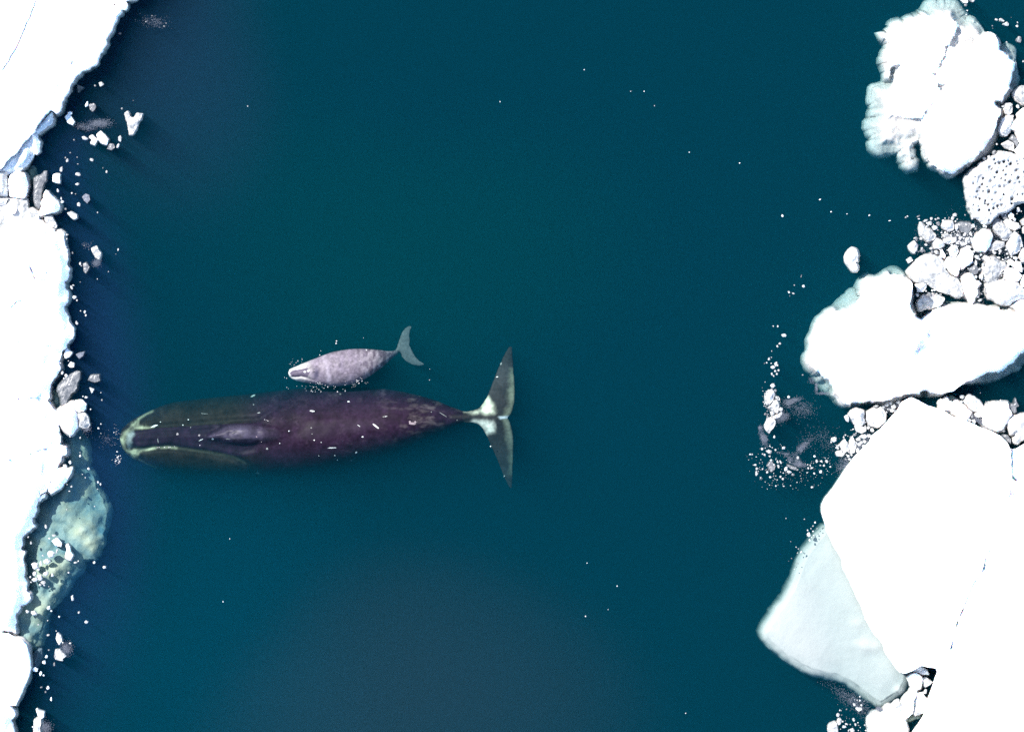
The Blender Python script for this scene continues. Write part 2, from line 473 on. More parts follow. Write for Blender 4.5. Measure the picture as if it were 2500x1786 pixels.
tag(o, 'smooth rounded white floe bulging between the rugged long floe and the ragged corner floe', 'ice floe')
o = ice_body('ice_floe', W('D', [(-700, 1440), (0, 1441), (60, 1443), (95, 1475), (106, 1510), (75, 1545), (95, 1590), (100, 1624), (120, 1800), (-700, 1900)]),
             surf(.45, .15, .15, .14, 1.6, 6, layers=[(W('D', [(-700, 1460), (20, 1460), (50, 1500), (40, 1560), (50, 1800), (-700, 1900)]), .8, .2)]), SNOW, .1, .06, .04, seed=6)
tag(o, 'ragged white floe below the smooth rounded floe, at the picture corner', 'ice floe')

# right: rugged berg
b1_out = W('R1', [(640, 135), (700, 30), (790, 20), (900, 20), (940, 40), (965, 100), (1000, 150), (1080, 145), (1150, 180), (1190, 250), (1260, 260), (1300, 310), (1320, 390), (1380, 380),
                  (1450, 420), (1490, 490), (1470, 560), (1490, 600), (1470, 700), (1430, 790), (1370, 860), (1310, 930), (1340, 990), (1320, 1060), (1270, 1180), (1200, 1300), (1100, 1420), (1000, 1530),
                  (880, 1580), (800, 1560), (700, 1490), (640, 1400), (600, 1290), (560, 1270), (545, 1320), (558, 1420), (545, 1475), (480, 1440), (440, 1380), (415, 1330), (340, 1340), (240, 1320),
                  (200, 1290), (190, 1210), (140, 1110), (150, 1080), (195, 1030), (190, 950), (160, 860), (155, 760), (200, 730), (300, 715), (285, 690), (295, 480), (300, 400), (260, 340), (240, 297), (340, 250),
                  (400, 215), (480, 215), (560, 170)])
b1_a = W('R1', [(240, 297), (340, 250), (400, 215), (480, 215), (560, 170), (640, 140), (710, 148), (790, 180), (905, 195), (910, 230), (885, 290), (860, 350), (800, 400), (780, 520), (740, 630), (690, 640), (715, 700),
                (740, 790), (720, 860), (660, 960), (600, 1030), (500, 1040), (400, 1010), (330, 1020), (350, 850), (420, 680), (440, 560), (400, 555), (340, 590), (325, 690), (285, 695), (295, 480), (300, 400), (260, 340)])
b1_b = W('R1', [(760, 630), (860, 520), (880, 430), (960, 430), (1050, 390), (1150, 380), (1200, 290), (1290, 320), (1310, 390), (1290, 440), (1340, 500), (1430, 560), (1400, 700), (1390, 800), (1320, 870), (1150, 905), (1000, 880), (870, 780), (860, 700), (760, 710)])
b1_c = W('R1', [(700, 940), (790, 850), (900, 800), (1050, 860), (1150, 912), (1250, 930), (1335, 985), (1320, 1060), (1270, 1180), (1150, 1350), (1000, 1465), (880, 1520), (760, 1490), (670, 1400), (635, 1250), (640, 1100)])
deepb = W('R1', [(1330, 380), (1500, 380), (1520, 620), (1440, 640), (1390, 520)])
deepc = W('R1', [(400, 1180), (620, 1180), (640, 1500), (400, 1500), (380, 1300)])
deepd = W('R1', [(660, 1400), (760, 1495), (880, 1525), (1000, 1470), (1150, 1360), (1000, 1560), (800, 1600), (640, 1500)])
o = ice_body('iceberg', shrink(b1_out, .17), surf(-.13, .35, .5, .08, 3.2, 8, layers=[(deepc, -.36, .6), (deepd, -.42, .5), (b1_a, .32, .26), (b1_b, .36, .30), (b1_c, .46, .42)], lump=.2, wob=.10), SNOW, .06, .05, .06, bottom=-2.2, foot=.17, seed=8, f=3.5)
tag(o, 'rugged white iceberg of three snowy humps ringed by pale drowned ice', 'iceberg')

# right: humped berg
b2_out = W('R3', [(690, 330), (600, 310), (520, 360), (380, 450), (250, 560), (190, 620), (170, 700), (150, 830), (115, 950), (115, 980), (180, 1080), (240, 1170), (300, 1250), (400, 1340), (470, 1420), (560, 1450),
                  (700, 1440), (800, 1420), (1000, 1365), (1090, 1350), (1160, 1335), (1390, 1325), (1450, 1340), (1580, 1315), (1700, 1230), (1800, 1180), (2000, 1160), (2150, 1120), (2250, 1070), (2290, 1000), (2600, 900), (2700, 700), (2600, 560), (2270, 495), (2100, 440),
                  (1900, 400), (1700, 385), (1550, 385), (1450, 395), (1380, 430), (1300, 470), (1200, 490), (1165, 420), (1195, 350), (1200, 300), (1190, 200), (1145, 145), (1110, 140), (1080, 90), (1000, 60), (910, 90), (860, 140), (720, 190), (690, 250)])
b2_top = W('R3', [(815, 152), (1140, 147), (1186, 215), (1190, 350), (1150, 410), (1165, 470), (1190, 550), (1260, 590), (1300, 540), (1400, 460), (1550, 415), (1700, 405), (1900, 435), (2273, 510), (2600, 590), (2680, 700), (2590, 850), (2273, 870), (2200, 950), (2150, 980),
                  (2050, 1060), (1900, 1100), (1750, 1190), (1600, 1300), (1500, 1318), (1430, 1330), (1380, 1300), (1300, 1250), (1230, 1300), (1180, 1330), (1000, 1355), (800, 1408), (740, 1380), (570, 1400), (540, 1440), (440, 1350), (350, 1180),
                  (270, 1130), (125, 985), (125, 955), (155, 850), (180, 700), (230, 620), (380, 500), (500, 480), (590, 490), (655, 460), (650, 385), (700, 360), (696, 220), (725, 192)])
b2_hump = W('R3', [(815, 152), (1140, 147), (1180, 250), (1165, 400), (1180, 540), (1255, 600), (1265, 680), (1235, 760), (1180, 870), (1080, 910), (800, 950), (500, 900), (400, 700), (560, 540), (660, 470), (660, 390), (705, 360), (700, 230)])
b2_block = W('R3', [(820, 165), (1135, 160), (1172, 260), (1150, 380), (1000, 450), (860, 470), (720, 400), (715, 240)])
o = ice_body('iceberg', shrink(b2_out, .17), surf(-.10, .35, .8, .11, 2.0, 9, layers=[(W('R3', [(1700, 1150), (2260, 1000), (2300, 1120), (1900, 1250), (1700, 1260)]), -.75, .4), (b2_top, .46, .30), (b2_hump, .95, .45), (b2_block, 1.3, .3), (W('R3', [(1180, 890), (1250, 730), (1330, 660), (1365, 740), (1300, 860), (1220, 915)]), .12, .16), (W('R3', [(880, 500), (960, 480), (1000, 470), (980, 500), (910, 515)]), .75, .2)], lump=.22, wob=.07), SNOW, .08, .06, .04, bottom=-2.6, foot=.17, seed=9)
tag(o, 'massive smooth white iceberg with a high square hump beside the brash pack', 'iceberg')

# great flat floes
edgeE = W('P', [(2462, 1094), (2465, 1140), (2464, 1190), (2452, 1240), (2440, 1280), (2420, 1320), (2390, 1390), (2357, 1450), (2340, 1490), (2328, 1520), (2318, 1560), (2310, 1590), (2298, 1612), (2285, 1628)])
edgeE = resample(edgeE, .09, False)
edgeE = edgeE + np.stack([fbm(edgeE[:, 0], edgeE[:, 1], 1.5, 4, 21), fbm(edgeE[:, 0], edgeE[:, 1], 1.5, 4, 31)], 1) * .05
floeE = np.vstack([W('R4', [(1370, 228), (1420, 245), (1500, 290), (1600, 320), (1700, 375), (1800, 410), (1900, 455), (2000, 490), (2080, 535), (2130, 575)]), edgeE + [.03, 0],
                   W('R5', [(1260, 1130), (1200, 1165), (1140, 1184), (1100, 1172), (1050, 1112), (1000, 1032), (980, 970), (920, 900), (860, 800), (820, 690), (740, 520), (690, 420), (680, 350), (620, 250), (562, 130), (558, 80), (530, 0)]),
                   W('R4', [(665, 1136), (670, 1070), (690, 1027), (720, 990), (780, 910), (830, 830), (870, 770), (930, 690), (980, 640), (1040, 580), (1060, 530), (1130, 480), (1200, 400), (1270, 320), (1300, 262)])])
grey_e = W('RD', [(1340, 1180), (1480, 1160), (1600, 1280), (1600, 1420), (1480, 1600), (1400, 1600), (1430, 1350)])
cre1 = wig(W('R4', [(1105, 720), (1120, 770), (1095, 830), (1060, 860)]), .06)
cre2 = wig(W('R4', [(960, 900), (985, 870), (1000, 850)]), .06)
cre3 = wig(W('R5', [(660, 190), (695, 175), (712, 115)]), .05)
fE = ice_body('ice_floe', floeE, surf(.85, .12, .03, .04, .35, 10, layers=[(grey_e, .68, .3)], cracks=[(cre1, .06, .12), (cre2, .06, .12), (cre3, .05, .12)]), SNOW, .25, .07, .02, bottom=-2.0, seed=10, foot=0.0,
              extra=crackpts(cre1, cre2, cre3))
tag(fE, 'great flat clean white floe with a pointed corner and a pale drowned shelf', 'ice floe')
shelf = inset(.27, 'R5', [(545, 105), (490, 170), (440, 230), (380, 320), (350, 400), (320, 490), (260, 610), (170, 730), (110, 830), (78, 890), (100, 945), (190, 1035), (320, 1130), (430, 1195), (540, 1222), (640, 1240),
                 (720, 1270), (800, 1330), (900, 1410), (965, 1455), (1020, 1430), (1080, 1390), (1150, 1330), (1185, 1260), (1195, 1190), (1200, 1130), (1150, 900), (1000, 700), (900, 450), (800, 250), (640, 90)])
sh1 = W('R5', [(80, 890), (200, 700), (330, 500), (420, 560), (480, 800), (560, 1000), (540, 1200), (300, 1120), (150, 990)])
shb1 = W('R5', [(780, 970), (850, 950), (940, 950), (990, 990), (930, 1030), (840, 1040)])
shb2 = W('R5', [(760, 820), (820, 810), (830, 845), (780, 850)])
ice_body('submerged_shelf', shelf, surf(-.26, .6, .06, .02, .8, 11, layers=[(sh1, -.15, 1.6), (shb1, -.17, .4), (shb2, -.2, .4), (blob('RE', 1350, 800, 150, 120, 0, 3), -.12, .3)]), SHELF, .12, .08, .012, bottom=-1.8, foot=.2, parent=fE, even=True, seed=11, smooth=True)

crf = [wig(W('RF', [(420, 850), (400, 900), (362, 945)]), .02), wig(W('RF', [(488, 650), (470, 710), (430, 765)]), .03), wig(W('RF', [(300, 1090), (285, 1150)]), .02), wig(W('RF', [(210, 1325), (205, 1270), (225, 1255), (243, 1275), (210, 1325)]), .02),
       wig(W('RF', [(275, 1190), (250, 1230)]), .04), wig(W('RF', [(195, 1400), (190, 1455)]), .04), wig(W('RF', [(525, 590), (515, 625)]), .03), wig(W('RF', [(600, 110), (610, 200), (600, 270), (640, 330)]), .1)]
dips = [(W('RF', [(595, 360), (625, 385), (650, 400), (625, 450), (600, 415), (570, 435), (550, 412), (580, 395)]), .40, .1), (W('RF', [(418, 868), (420, 900), (385, 945), (360, 945), (390, 905)]), .25, .06),
        (W('RF', [(486, 665), (497, 690), (462, 726)]), .3, .06)]
floeF = np.vstack([edgeE, W('R5', [(1385, 1180), (1360, 1260), (1340, 1320), (1320, 1370), (1300, 1460), (1280, 1510), (1250, 1560), (1190, 1640), (1150, 1900), (2900, 1900), (2900, -570)]),
                   W('RD', [(2300, 1150), (1985, 1290), (1900, 1340), (1830, 1390), (1730, 1410), (1680, 1390)])])
fF = ice_body('ice_floe', floeF, surf(.78, .12, .0, .12, .9, 12, layers=dips, cracks=[(c, .055, .5) for c in crf]), SNOW, .2, .07, .0, bottom=-2.0, seed=12, foot=0.0, extra=crackpts(*crf))
tag(fF, 'wide snowy floe behind the faint seam that runs along the great flat floe', 'ice floe')

# honeycombed floe
hc = W('R2', [(700, 230), (730, 195), (780, 160), (850, 110), (900, 75), (960, 75), (1010, 85), (1080, 112), (1133, 145), (1400, 200), (1400, 520), (1133, 545), (1070, 560), (1040, 600), (980, 640), (900, 660), (860, 700), (830, 740), (780, 750),
              (720, 725), (690, 690), (655, 690), (630, 600), (605, 480), (600, 400), (595, 330), (620, 290), (690, 235)])
hct = W('R2', [(710, 240), (745, 195), (800, 160), (860, 110), (900, 80), (960, 80), (1010, 90), (1080, 116), (1133, 150), (1390, 210), (1390, 515), (1133, 540), (1065, 555), (1035, 595), (975, 630), (895, 650), (850, 690), (820, 735), (780, 742), (730, 715), (690, 680),
                (660, 610), (625, 500), (612, 400), (603, 335), (630, 300), (690, 250)])
rs = np.random.RandomState(5)
pits = []
for iy, yy in enumerate(range(100, 760, 52)):
    for xx in range(620, 1400, 58):
        pits.append((xx + (iy % 2) * 28 + rs.uniform(-22, 22), yy + rs.uniform(-20, 20)))
pits = W('R2', [q for q in pits if rs.rand() > .2]); prad = .03 + .045 * rs.rand(len(pits)) ** 1.5; pdep = .12 + .28 * rs.rand(len(pits))
base_h = surf(.06, .08, .1, .03, 4.0, 13, layers=[(hct, .38, .10)], lump=.05)
def hc_top(p, d):
    z = base_h(p, d) + .05 * fbm(p[:, 0], p[:, 1], 5, 2, 4)
    for c, r, q in zip(pits, prad, pdep):
        z = z - q * np.exp(-(((p - c) ** 2).sum(1)) / (r * r))
    return z
o = ice_body('ice_floe', hc, hc_top, WHITE, .035, .04, .035, bottom=-.7, seed=13, f=5)
tag(o, 'honeycombed white floe pitted with dozens of small melt holes', 'ice floe')

# ------------------------------------------------------------------ single blocks (traced one by one)
def block(v, pts, h, m, label, name='ice_block', cat='ice block', group=None, sp=.05, rough=.06, amp=.04, z=None, seed=None, smooth=False, edge=.12, f=3.0, foot=.05, bottom=None):
    poly = W(v, pts)
    seed = seed if seed is not None else int(abs(poly[:, 0].sum() * 37 + poly[:, 1].sum() * 91)) % 1000
    d = poly.max(0) - poly.min(0)
    size = float(d.max())
    ew = min(edge, .35 * float(d.min()))
    sp = max(min(sp, size / 9), .03)
    H = surf(h, max(ew * 1.6, .04), h * .75 if h > 0 else .15, rough * min(1, size / .9), f / max(size, .4), seed)
    o = ice_body(name, poly, H, MATS[m], sp, max(.03, min(.06, size / 18)), amp * min(1, size), bottom=bottom if bottom is not None else (-1.2 * abs(h) - .15), foot=foot * min(1, size), seed=seed, smooth=smooth, f=4)
    return tag(o, label, cat, group)

exec_blocks = [
 ('G', [(-300, 660), (60, 650), (150, 700), (450, 725), (480, 900), (640, 985), (640, 1040), (500, 1080), (300, 1080), (0, 1180), (-300, 1230)], .07, 'p', 'wide grey slush field in which the angular white block lies', 'slush_field'),
 ('A', [(-140, 1110), (0, 1110), (90, 1030), (200, 900), (240, 850), (330, 760), (340, 800), (250, 880), (240, 1000), (180, 1100), (130, 1130), (60, 1145), (-140, 1150)], .16, 'b', 'low pale blue ice ledge running under the rim of the broad smooth floe', 'ice_ledge'),
 # left rubble
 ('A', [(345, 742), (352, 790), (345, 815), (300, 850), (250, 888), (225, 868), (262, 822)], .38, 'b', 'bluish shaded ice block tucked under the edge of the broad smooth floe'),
 ('A', [(215, 885), (235, 900), (270, 935), (265, 1000), (245, 1022), (222, 1010), (200, 960)], .5, 's', 'white ice block on the brink below the bluish shaded block'),
 ('A', [(110, 1035), (150, 970), (195, 965), (218, 1010), (180, 1090), (150, 1113), (100, 1112)], .45, 'b', 'pale blue slab leaning below the broad smooth floe, next to the white brink block'),
 ('A', [(72, 1160), (110, 1125), (165, 1150), (185, 1230), (165, 1310), (100, 1305), (62, 1300), (55, 1220)], .6, 's', 'large white ice block beside the teal drowned ice and the grey slush plate'),
 ('A', [(-120, 1135), (0, 1130), (48, 1130), (52, 1200), (48, 1290), (0, 1300), (-120, 1310)], .55, 'w', 'tilted white block with blue sides left of the large white block'),
 ('A', [(-120, 1320), (0, 1305), (60, 1310), (40, 1350), (0, 1370), (-120, 1380)], .35, 'w', 'low white block under the tilted white block with blue sides'),
 ('A', [(20, 1390), (60, 1350), (100, 1335), (118, 1380), (105, 1410), (55, 1425)], .55, 's', 'angular white block lying in grey slush just above the long rugged floe'),
 ('A', [(160, 1112), (210, 1092), (222, 1110), (222, 1180), (222, 1270), (206, 1330), (188, 1318), (186, 1240), (180, 1180)], -.55, 'k', 'teal drowned ice shelf between the large white block and the grey slush plate', 'drowned_ice'),
 ('A', [(226, 1180), (262, 1160), (290, 1135), (311, 1130), (306, 1185), (290, 1220), (268, 1270), (266, 1350), (258, 1382), (236, 1370), (226, 1300)], .03, 'g', 'long grey slush plate left of the white triangular block', 'slush_plate'),
 ('G', [(752, 572), (800, 590), (850, 650), (890, 700), (950, 770), (992, 830), (975, 880), (920, 920), (830, 960), (750, 985), (655, 1008), (670, 900), (690, 850), (668, 790), (690, 740), (735, 715)], .55, 's', 'white triangular ice block standing out from the long rugged floe'),
 ('G', [(730, 1010), (800, 995), (860, 985), (880, 1050), (945, 1150), (930, 1195), (880, 1190), (840, 1205), (780, 1130), (740, 1060)], .05, 'p', 'pale grey wet slab tucked under the white triangular block', 'ice_slab'),
 ('G', [(470, 870), (540, 860), (600, 900), (650, 930), (645, 1000), (580, 985), (520, 985), (470, 940)], .14, 'p', 'pale wet rubble lump between the angular white block and the triangular block'),
 ('G', [(210, 740), (300, 720), (400, 730), (410, 790), (450, 850), (460, 930), (380, 940), (310, 900), (330, 790), (270, 770)], .10, 'p', 'grey slush heap between the large white block and the angular white block', 'slush_heap'),
 ('A', [(350, 1155), (372, 1150), (394, 1152), (393, 1180), (396, 1212), (372, 1208), (350, 1198)], .22, 's', 'small square white block floating above the triangular block'),
 ('A', [(640, 890), (665, 868), (690, 890), (717, 920), (707, 957), (670, 942), (645, 922)], .2, 's', 'brightest chunky white fragment below the dark slush streak', 'ice_fragment'),
 ('A', [(590, 905), (610, 895), (642, 922), (625, 957), (600, 945), (612, 920)], .12, 's', 'hooked white fragment beside the brightest chunky fragment', 'ice_fragment'),
 ('A', [(825, 750), (845, 735), (862, 768), (880, 780), (905, 750), (942, 753), (932, 785), (907, 820), (900, 860), (880, 888), (855, 892), (842, 830), (835, 790)], .05, 'p', 'forked pale grey ice fragment drifting out in the water beyond the others', 'ice_fragment'),
 ('A', [(432, 772), (452, 755), (475, 780), (492, 805), (480, 827), (448, 808)], .06, 'b', 'bluish wet ice fragment close below the tip of the broad smooth floe', 'ice_fragment'),
 ('A', [(590, 690), (620, 682), (637, 700), (628, 725), (612, 740), (592, 720)], .03, 'g', 'dull grey fragment beside a tiny bluish crumb', 'ice_fragment'),
 ('A', [(508, 558), (552, 578), (530, 595), (515, 612)], -.06, 'g', 'faint triangular drowned flake by the edge of the broad smooth floe', 'drowned_flake'),
 ('A', [(706, 985), (725, 948), (752, 952), (757, 975), (735, 992)], .03, 'g', 'dull grey lump right of the brightest chunky fragment', 'ice_fragment'),
 ('A', [(445, 1408), (470, 1402), (505, 1420), (508, 1440), (490, 1450), (470, 1430)], .07, 'w', 'bent white fragment right of the pale grey wet slab', 'ice_fragment'),
 ('A', [(540, 1300), (565, 1278), (590, 1290), (597, 1320), (575, 1345), (555, 1325)], .02, 'l', 'faint grey slush patch right of the triangular block', 'slush_patch'),
 ('B', [(845, 780), (870, 765), (892, 755), (905, 785), (932, 825), (915, 882), (885, 860), (862, 830)], .06, 'p', 'pale angular fragment above a narrow grey one off the rugged floe', 'ice_fragment'),
 ('B', [(768, 922), (795, 910), (823, 950), (805, 990), (790, 1012), (772, 985)], .04, 'g', 'narrow grey fragment below the pale angular fragment', 'ice_fragment'),
 ('C', [(588, 252), (600, 210), (620, 188), (640, 215), (668, 228), (640, 268), (602, 280)], .12, 'b', 'bluish white fragment wedged against the step of the rugged floe', 'ice_fragment'),
 ('C', [(700, 245), (735, 230), (778, 222), (765, 262), (730, 284)], .02, 'l', 'faint grey patch of slush beside the bluish wedged fragment', 'slush_patch'),
 ('C', [(627, 350), (650, 312), (685, 325), (682, 362), (650, 366)], .08, 'w', 'small grey white lump above the grey slush wedge', 'ice_fragment'),
 ('C', [(535, 535), (570, 495), (620, 462), (690, 412), (735, 400), (736, 432), (712, 500), (702, 560), (650, 620), (605, 700), (575, 720), (560, 640)], .03, 'g', 'grey slush wedge above the cracked white block', 'slush_plate'),
 ('C', [(480, 585), (538, 542), (560, 640), (570, 715), (540, 745), (492, 742), (450, 690)], -.5, 'k', 'bluish drowned slab between the rugged floe and the grey slush wedge', 'drowned_ice'),
 ('C', [(510, 800), (530, 765), (580, 730), (640, 695), (672, 690), (690, 760), (712, 850), (716, 912), (690, 950), (655, 980), (600, 950), (540, 870)], .45, 's', 'white half of the cracked block next to the rugged floe, larger of the two halves'),
 ('C', [(676, 685), (700, 662), (760, 662), (795, 700), (790, 750), (775, 772), (720, 775), (697, 750)], .4, 's', 'rounded white cap block leaning on the cracked white half'),
 ('C', [(705, 785), (770, 775), (800, 800), (815, 830), (832, 890), (810, 922), (760, 926), (722, 910)], .18, 'p', 'pitted pale block right of the cracked white half, below the rounded cap'),
 ('C', [(810, 485), (838, 440), (915, 432), (918, 485), (880, 500), (850, 492)], .05, 'g', 'squarish grey fragment right of the grey slush wedge', 'ice_fragment'),
 ('C', [(825, 550), (865, 565), (845, 602)], .06, 'w', 'small pale heart shaped fragment above the rounded cap block', 'ice_fragment'),
 ('C', [(452, 1500), (480, 1400), (510, 1312), (560, 1297), (664, 1285), (660, 1325), (620, 1400), (552, 1480), (472, 1522)], .3, 's', 'white slab jutting over the green ledge with a bluish shaded side', 'ice_slab'),
 ('D', [(350, 332), (368, 322), (388, 310), (415, 345), (412, 370), (375, 362)], .15, 's', 'biggest white lump resting over the green ledge', 'ice_fragment'),
 ('D', [(447, 362), (460, 352), (472, 368), (475, 405), (488, 430), (472, 457), (445, 445), (455, 400)], .14, 's', 'tall bowling pin shaped white lump over the green ledge', 'ice_fragment'),
 ('D', [(378, 990), (390, 955), (412, 970), (420, 1010), (400, 1032), (386, 1010)], .08, 'w', 'pale upright fragment off the smooth rounded floe', 'ice_fragment'),
 ('D', [(365, 1110), (375, 1068), (408, 1060), (430, 1090), (447, 1108), (412, 1142), (375, 1132)], .04, 'p', 'greyish fragment in a slush halo under the pale upright fragment', 'ice_fragment'),
 ('D', [(205, 1130), (240, 1072), (275, 1065), (280, 1120), (240, 1190), (210, 1182)], -.45, 'l', 'dark blue drowned slab against the smooth rounded floe', 'drowned_ice'),
 ('D', [(230, 1545), (250, 1535), (277, 1530), (275, 1620), (272, 1680), (235, 1680), (228, 1600)], .10, 'w', 'tall white fragment beside the ragged corner floe', 'ice_fragment'),
 ('D', [(245, 1468), (270, 1480), (300, 1485), (296, 1520), (270, 1540), (256, 1510)], .04, 'b', 'bluish fragment just above the tall white fragment', 'ice_fragment'),
 # right: floater above the humped berg
 ('RH', [(1163, 150), (1190, 95), (1245, 32), (1300, 60), (1327, 130), (1320, 205), (1290, 215), (1322, 270), (1300, 318), (1262, 322), (1205, 260), (1172, 195)], .18, 'w', 'lone teardrop shaped white chunk above the square hump iceberg', 'ice_fragment'),
 # brash pack
 ('R2', [(175, 775), (185, 728), (230, 770), (290, 800), (322, 850), (300, 890), (240, 907), (180, 850)], .2, 'p', 'greyish wedge shaped chunk at the outer tip of the brash pack'),
 ('R2', [(370, 762), (395, 720), (470, 713), (492, 750), (482, 800), (430, 807), (375, 782)], .28, 'w', 'two toned white and grey chunk below the lone twin crumbs'),
 ('R2', [(500, 742), (560, 725), (640, 735), (665, 770), (602, 832), (550, 810)], .08, 'g', 'grey triangular slab beside the two toned chunk', 'ice_slab'),
 ('R2', [(295, 922), (320, 870), (390, 910), (397, 942), (350, 972), (308, 967)], .2, 'w', 'white chunk with a dark eye under the greyish wedge'),
 ('R2', [(72, 947), (95, 920), (122, 900), (152, 940), (146, 977), (117, 1012), (82, 982)], .14, 'w', 'outlying white chunk left of the brash pack'),
 ('R2', [(375, 842), (430, 825), (442, 850), (400, 872)], .1, 'p', 'flat grey chip above the double white lump'),
 ('R2', [(390, 887), (432, 860), (507, 870), (502, 905), (440, 932), (395, 915)], .18, 'w', 'double white lump in the middle of the brash pack'),
 ('R2', [(435, 977), (470, 935), (515, 940), (530, 1000), (512, 1050), (455, 1042)], .22, 'w', 'white hexagonal chunk above the striped white boulder'),
 ('R2', [(400, 1112), (430, 1060), (500, 1052), (537, 1100), (537, 1160), (512, 1227), (452, 1182)], .3, 's', 'striped white boulder beside the big grey slab'),
 ('R2', [(360, 987), (380, 980), (407, 1030), (402, 1062), (370, 1042)], .12, 's', 'narrow white sliver above the striped white boulder'),
 ('R2', [(58, 1182), (130, 1092), (200, 1032), (280, 1015), (342, 1050), (392, 1082), (412, 1160), (460, 1220), (522, 1250), (562, 1310), (572, 1402), (522, 1422), (450, 1392), (350, 1370), (240, 1292), (150, 1282), (88, 1242)], .12, 'p', 'big grey wet slab, the largest plate in the brash pack', 'ice_slab'),
 ('R2', [(50, 1072), (90, 1045), (110, 1080), (70, 1107)], .08, 'p', 'small grey chip off the corner of the big grey slab'),
 ('R2', [(130, 1302), (180, 1286), (236, 1296), (230, 1332), (202, 1370), (150, 1366)], .16, 'w', 'pale bowl shaped chunk between the big grey slab and the square hump'),
 ('R2', [(160, 1482), (200, 1402), (300, 1382), (390, 1420), (396, 1442), (342, 1502), (240, 1520), (165, 1530)], .06, 'p', 'grey wet plate against the top of the square hump iceberg', 'ice_slab'),
 ('R2', [(525, 1042), (545, 1000), (562, 970), (612, 950), (662, 1020), (650, 1100), (602, 1130), (560, 1152), (540, 1100)], .28, 's', 'knobbly white lump right of the white hexagonal chunk'),
 ('R2', [(560, 1232), (602, 1190), (660, 1212), (682, 1260), (732, 1290), (692, 1340), (702, 1392), (652, 1470), (582, 1382), (570, 1302)], .28, 's', 'tall knobbly white lump right of the big grey slab'),
 ('R2', [(620, 1162), (680, 1120), (722, 1160), (692, 1212), (650, 1200)], .06, 'g', 'grey slush plate between the two knobbly white lumps', 'slush_plate'),
 ('R2', [(638, 902), (690, 842), (750, 790), (822, 800), (842, 860), (822, 950), (772, 1007), (690, 982)], .4, 's', 'big round white chunk below the honeycombed floe'),
 ('R2', [(850, 702), (882, 680), (942, 740), (1017, 820), (1012, 850), (962, 892), (900, 850), (845, 782)], .18, 'p', 'rumpled grey block right of the big round white chunk'),
 ('R2', [(823, 952), (880, 900), (952, 910), (954, 950), (882, 982), (840, 982)], .1, 'p', 'grey sausage shaped chip under the rumpled grey block'),
 ('R2', [(950, 722), (970, 700), (1082, 740), (1085, 780), (1050, 807), (990, 772)], .24, 's', 'white bar shaped block above the furrowed white boulder'),
 ('R2', [(968, 942), (1000, 872), (1045, 810), (1092, 850), (1117, 920), (1102, 980), (1060, 1012), (1012, 1032)], .26, 'w', 'furrowed white boulder near the picture edge'),
 ('R2', [(750, 1172), (800, 1082), (852, 1050), (962, 1100), (974, 1150), (902, 1222), (852, 1282), (790, 1282), (760, 1222)], .16, 'p', 'crumbly grey white block right of the tall knobbly lump'),
 ('R2', [(953, 1172), (980, 1145), (1060, 1165), (1107, 1220), (1082, 1267), (1002, 1267), (955, 1242)], .32, 's', 'smooth white cushion shaped block over the long furrowed block'),
 ('RC', [(640, 860), (700, 800), (762, 810), (785, 950), (722, 930)], .24, 's', 'leaning white shard on the cushion shaped block'),
 ('RC', [(570, 802), (620, 765), (672, 808), (640, 850), (590, 842)], .2, 's', 'small white block left of the leaning shard'),
 ('RC', [(298, 1125), (380, 1100), (450, 1076), (600, 1076), (720, 1100), (812, 1190), (880, 1220), (880, 1320), (700, 1350), (600, 1422), (500, 1412), (390, 1342), (310, 1302), (293, 1232)], .36, 'w', 'long furrowed white block, largest block of the brash pack'),
 ('RC', [(620, 1440), (720, 1362), (812, 1345), (900, 1400), (900, 1530), (740, 1532), (690, 1472)], .24, 's', 'rough white lump between the long furrowed block and the hump iceberg'),
 ('RC', [(758, 660), (812, 610), (900, 640), (890, 820), (790, 802), (753, 740)], .26, 'w', 'pale block cut by the picture edge above the white shard'),
 ('RC', [(768, 1082), (812, 1000), (900, 1010), (900, 1185), (780, 1152)], .3, 's', 'white block cut by the picture edge right of the cushion shaped block'),
 ('RC', [(588, 152), (625, 105), (667, 140), (662, 182), (620, 207)], .16, 's', 'white upright chip below the rim of the honeycombed floe'),
 ('RC', [(488, 152), (530, 130), (580, 150), (582, 192), (520, 207)], .05, 'g', 'grey wet chip left of the white upright chip'),
 ('RC', [(768, 232), (812, 190), (900, 200), (900, 298), (790, 292)], .14, 'p', 'grey white lump at the picture edge right of the white bar'),
 ('RC', [(788, 332), (812, 306), (900, 310), (900, 440), (800, 402)], .2, 'w', 'white lump at the picture edge right of the furrowed boulder'),
 ('RC', [(225, 762), (260, 710), (332, 750), (322, 800), (270, 802)], .12, 'w', 'pale lump above the crumbly grey white block'),
 # beside the rugged berg
 ('RB', [(528, 902), (560, 820), (592, 742), (640, 722), (720, 690), (768, 690), (766, 780), (730, 870), (702, 970), (650, 1027), (580, 1002)], .35, 'w', 'smooth bluish white block leaning on the lower hump of the rugged iceberg'),
 ('RB', [(618, 582), (650, 490), (730, 490), (757, 560), (742, 640), (700, 692), (642, 662)], .14, 'p', 'grey wet block above the smooth bluish white block'),
 ('RB', [(735, 905), (762, 800), (840, 745), (830, 660), (947, 565), (1150, 520), (1150, 1420), (947, 1395), (880, 1360), (800, 1270), (882, 1150), (832, 1080), (815, 960)], .5, 's', 'broad white block at the picture edge above the honeycombed floe'),
 ('RB', [(578, 1162), (620, 1130), (690, 1100), (782, 1150), (782, 1280), (702, 1262), (640, 1232)], .14, 'p', 'crumbled grey chunk touching the top of the honeycombed floe'),
 ('RB', [(790, 332), (880, 242), (947, 230), (1100, 240), (1100, 490), (920, 490), (830, 402)], .16, 'p', 'grey block at the picture edge right of the rugged iceberg'),
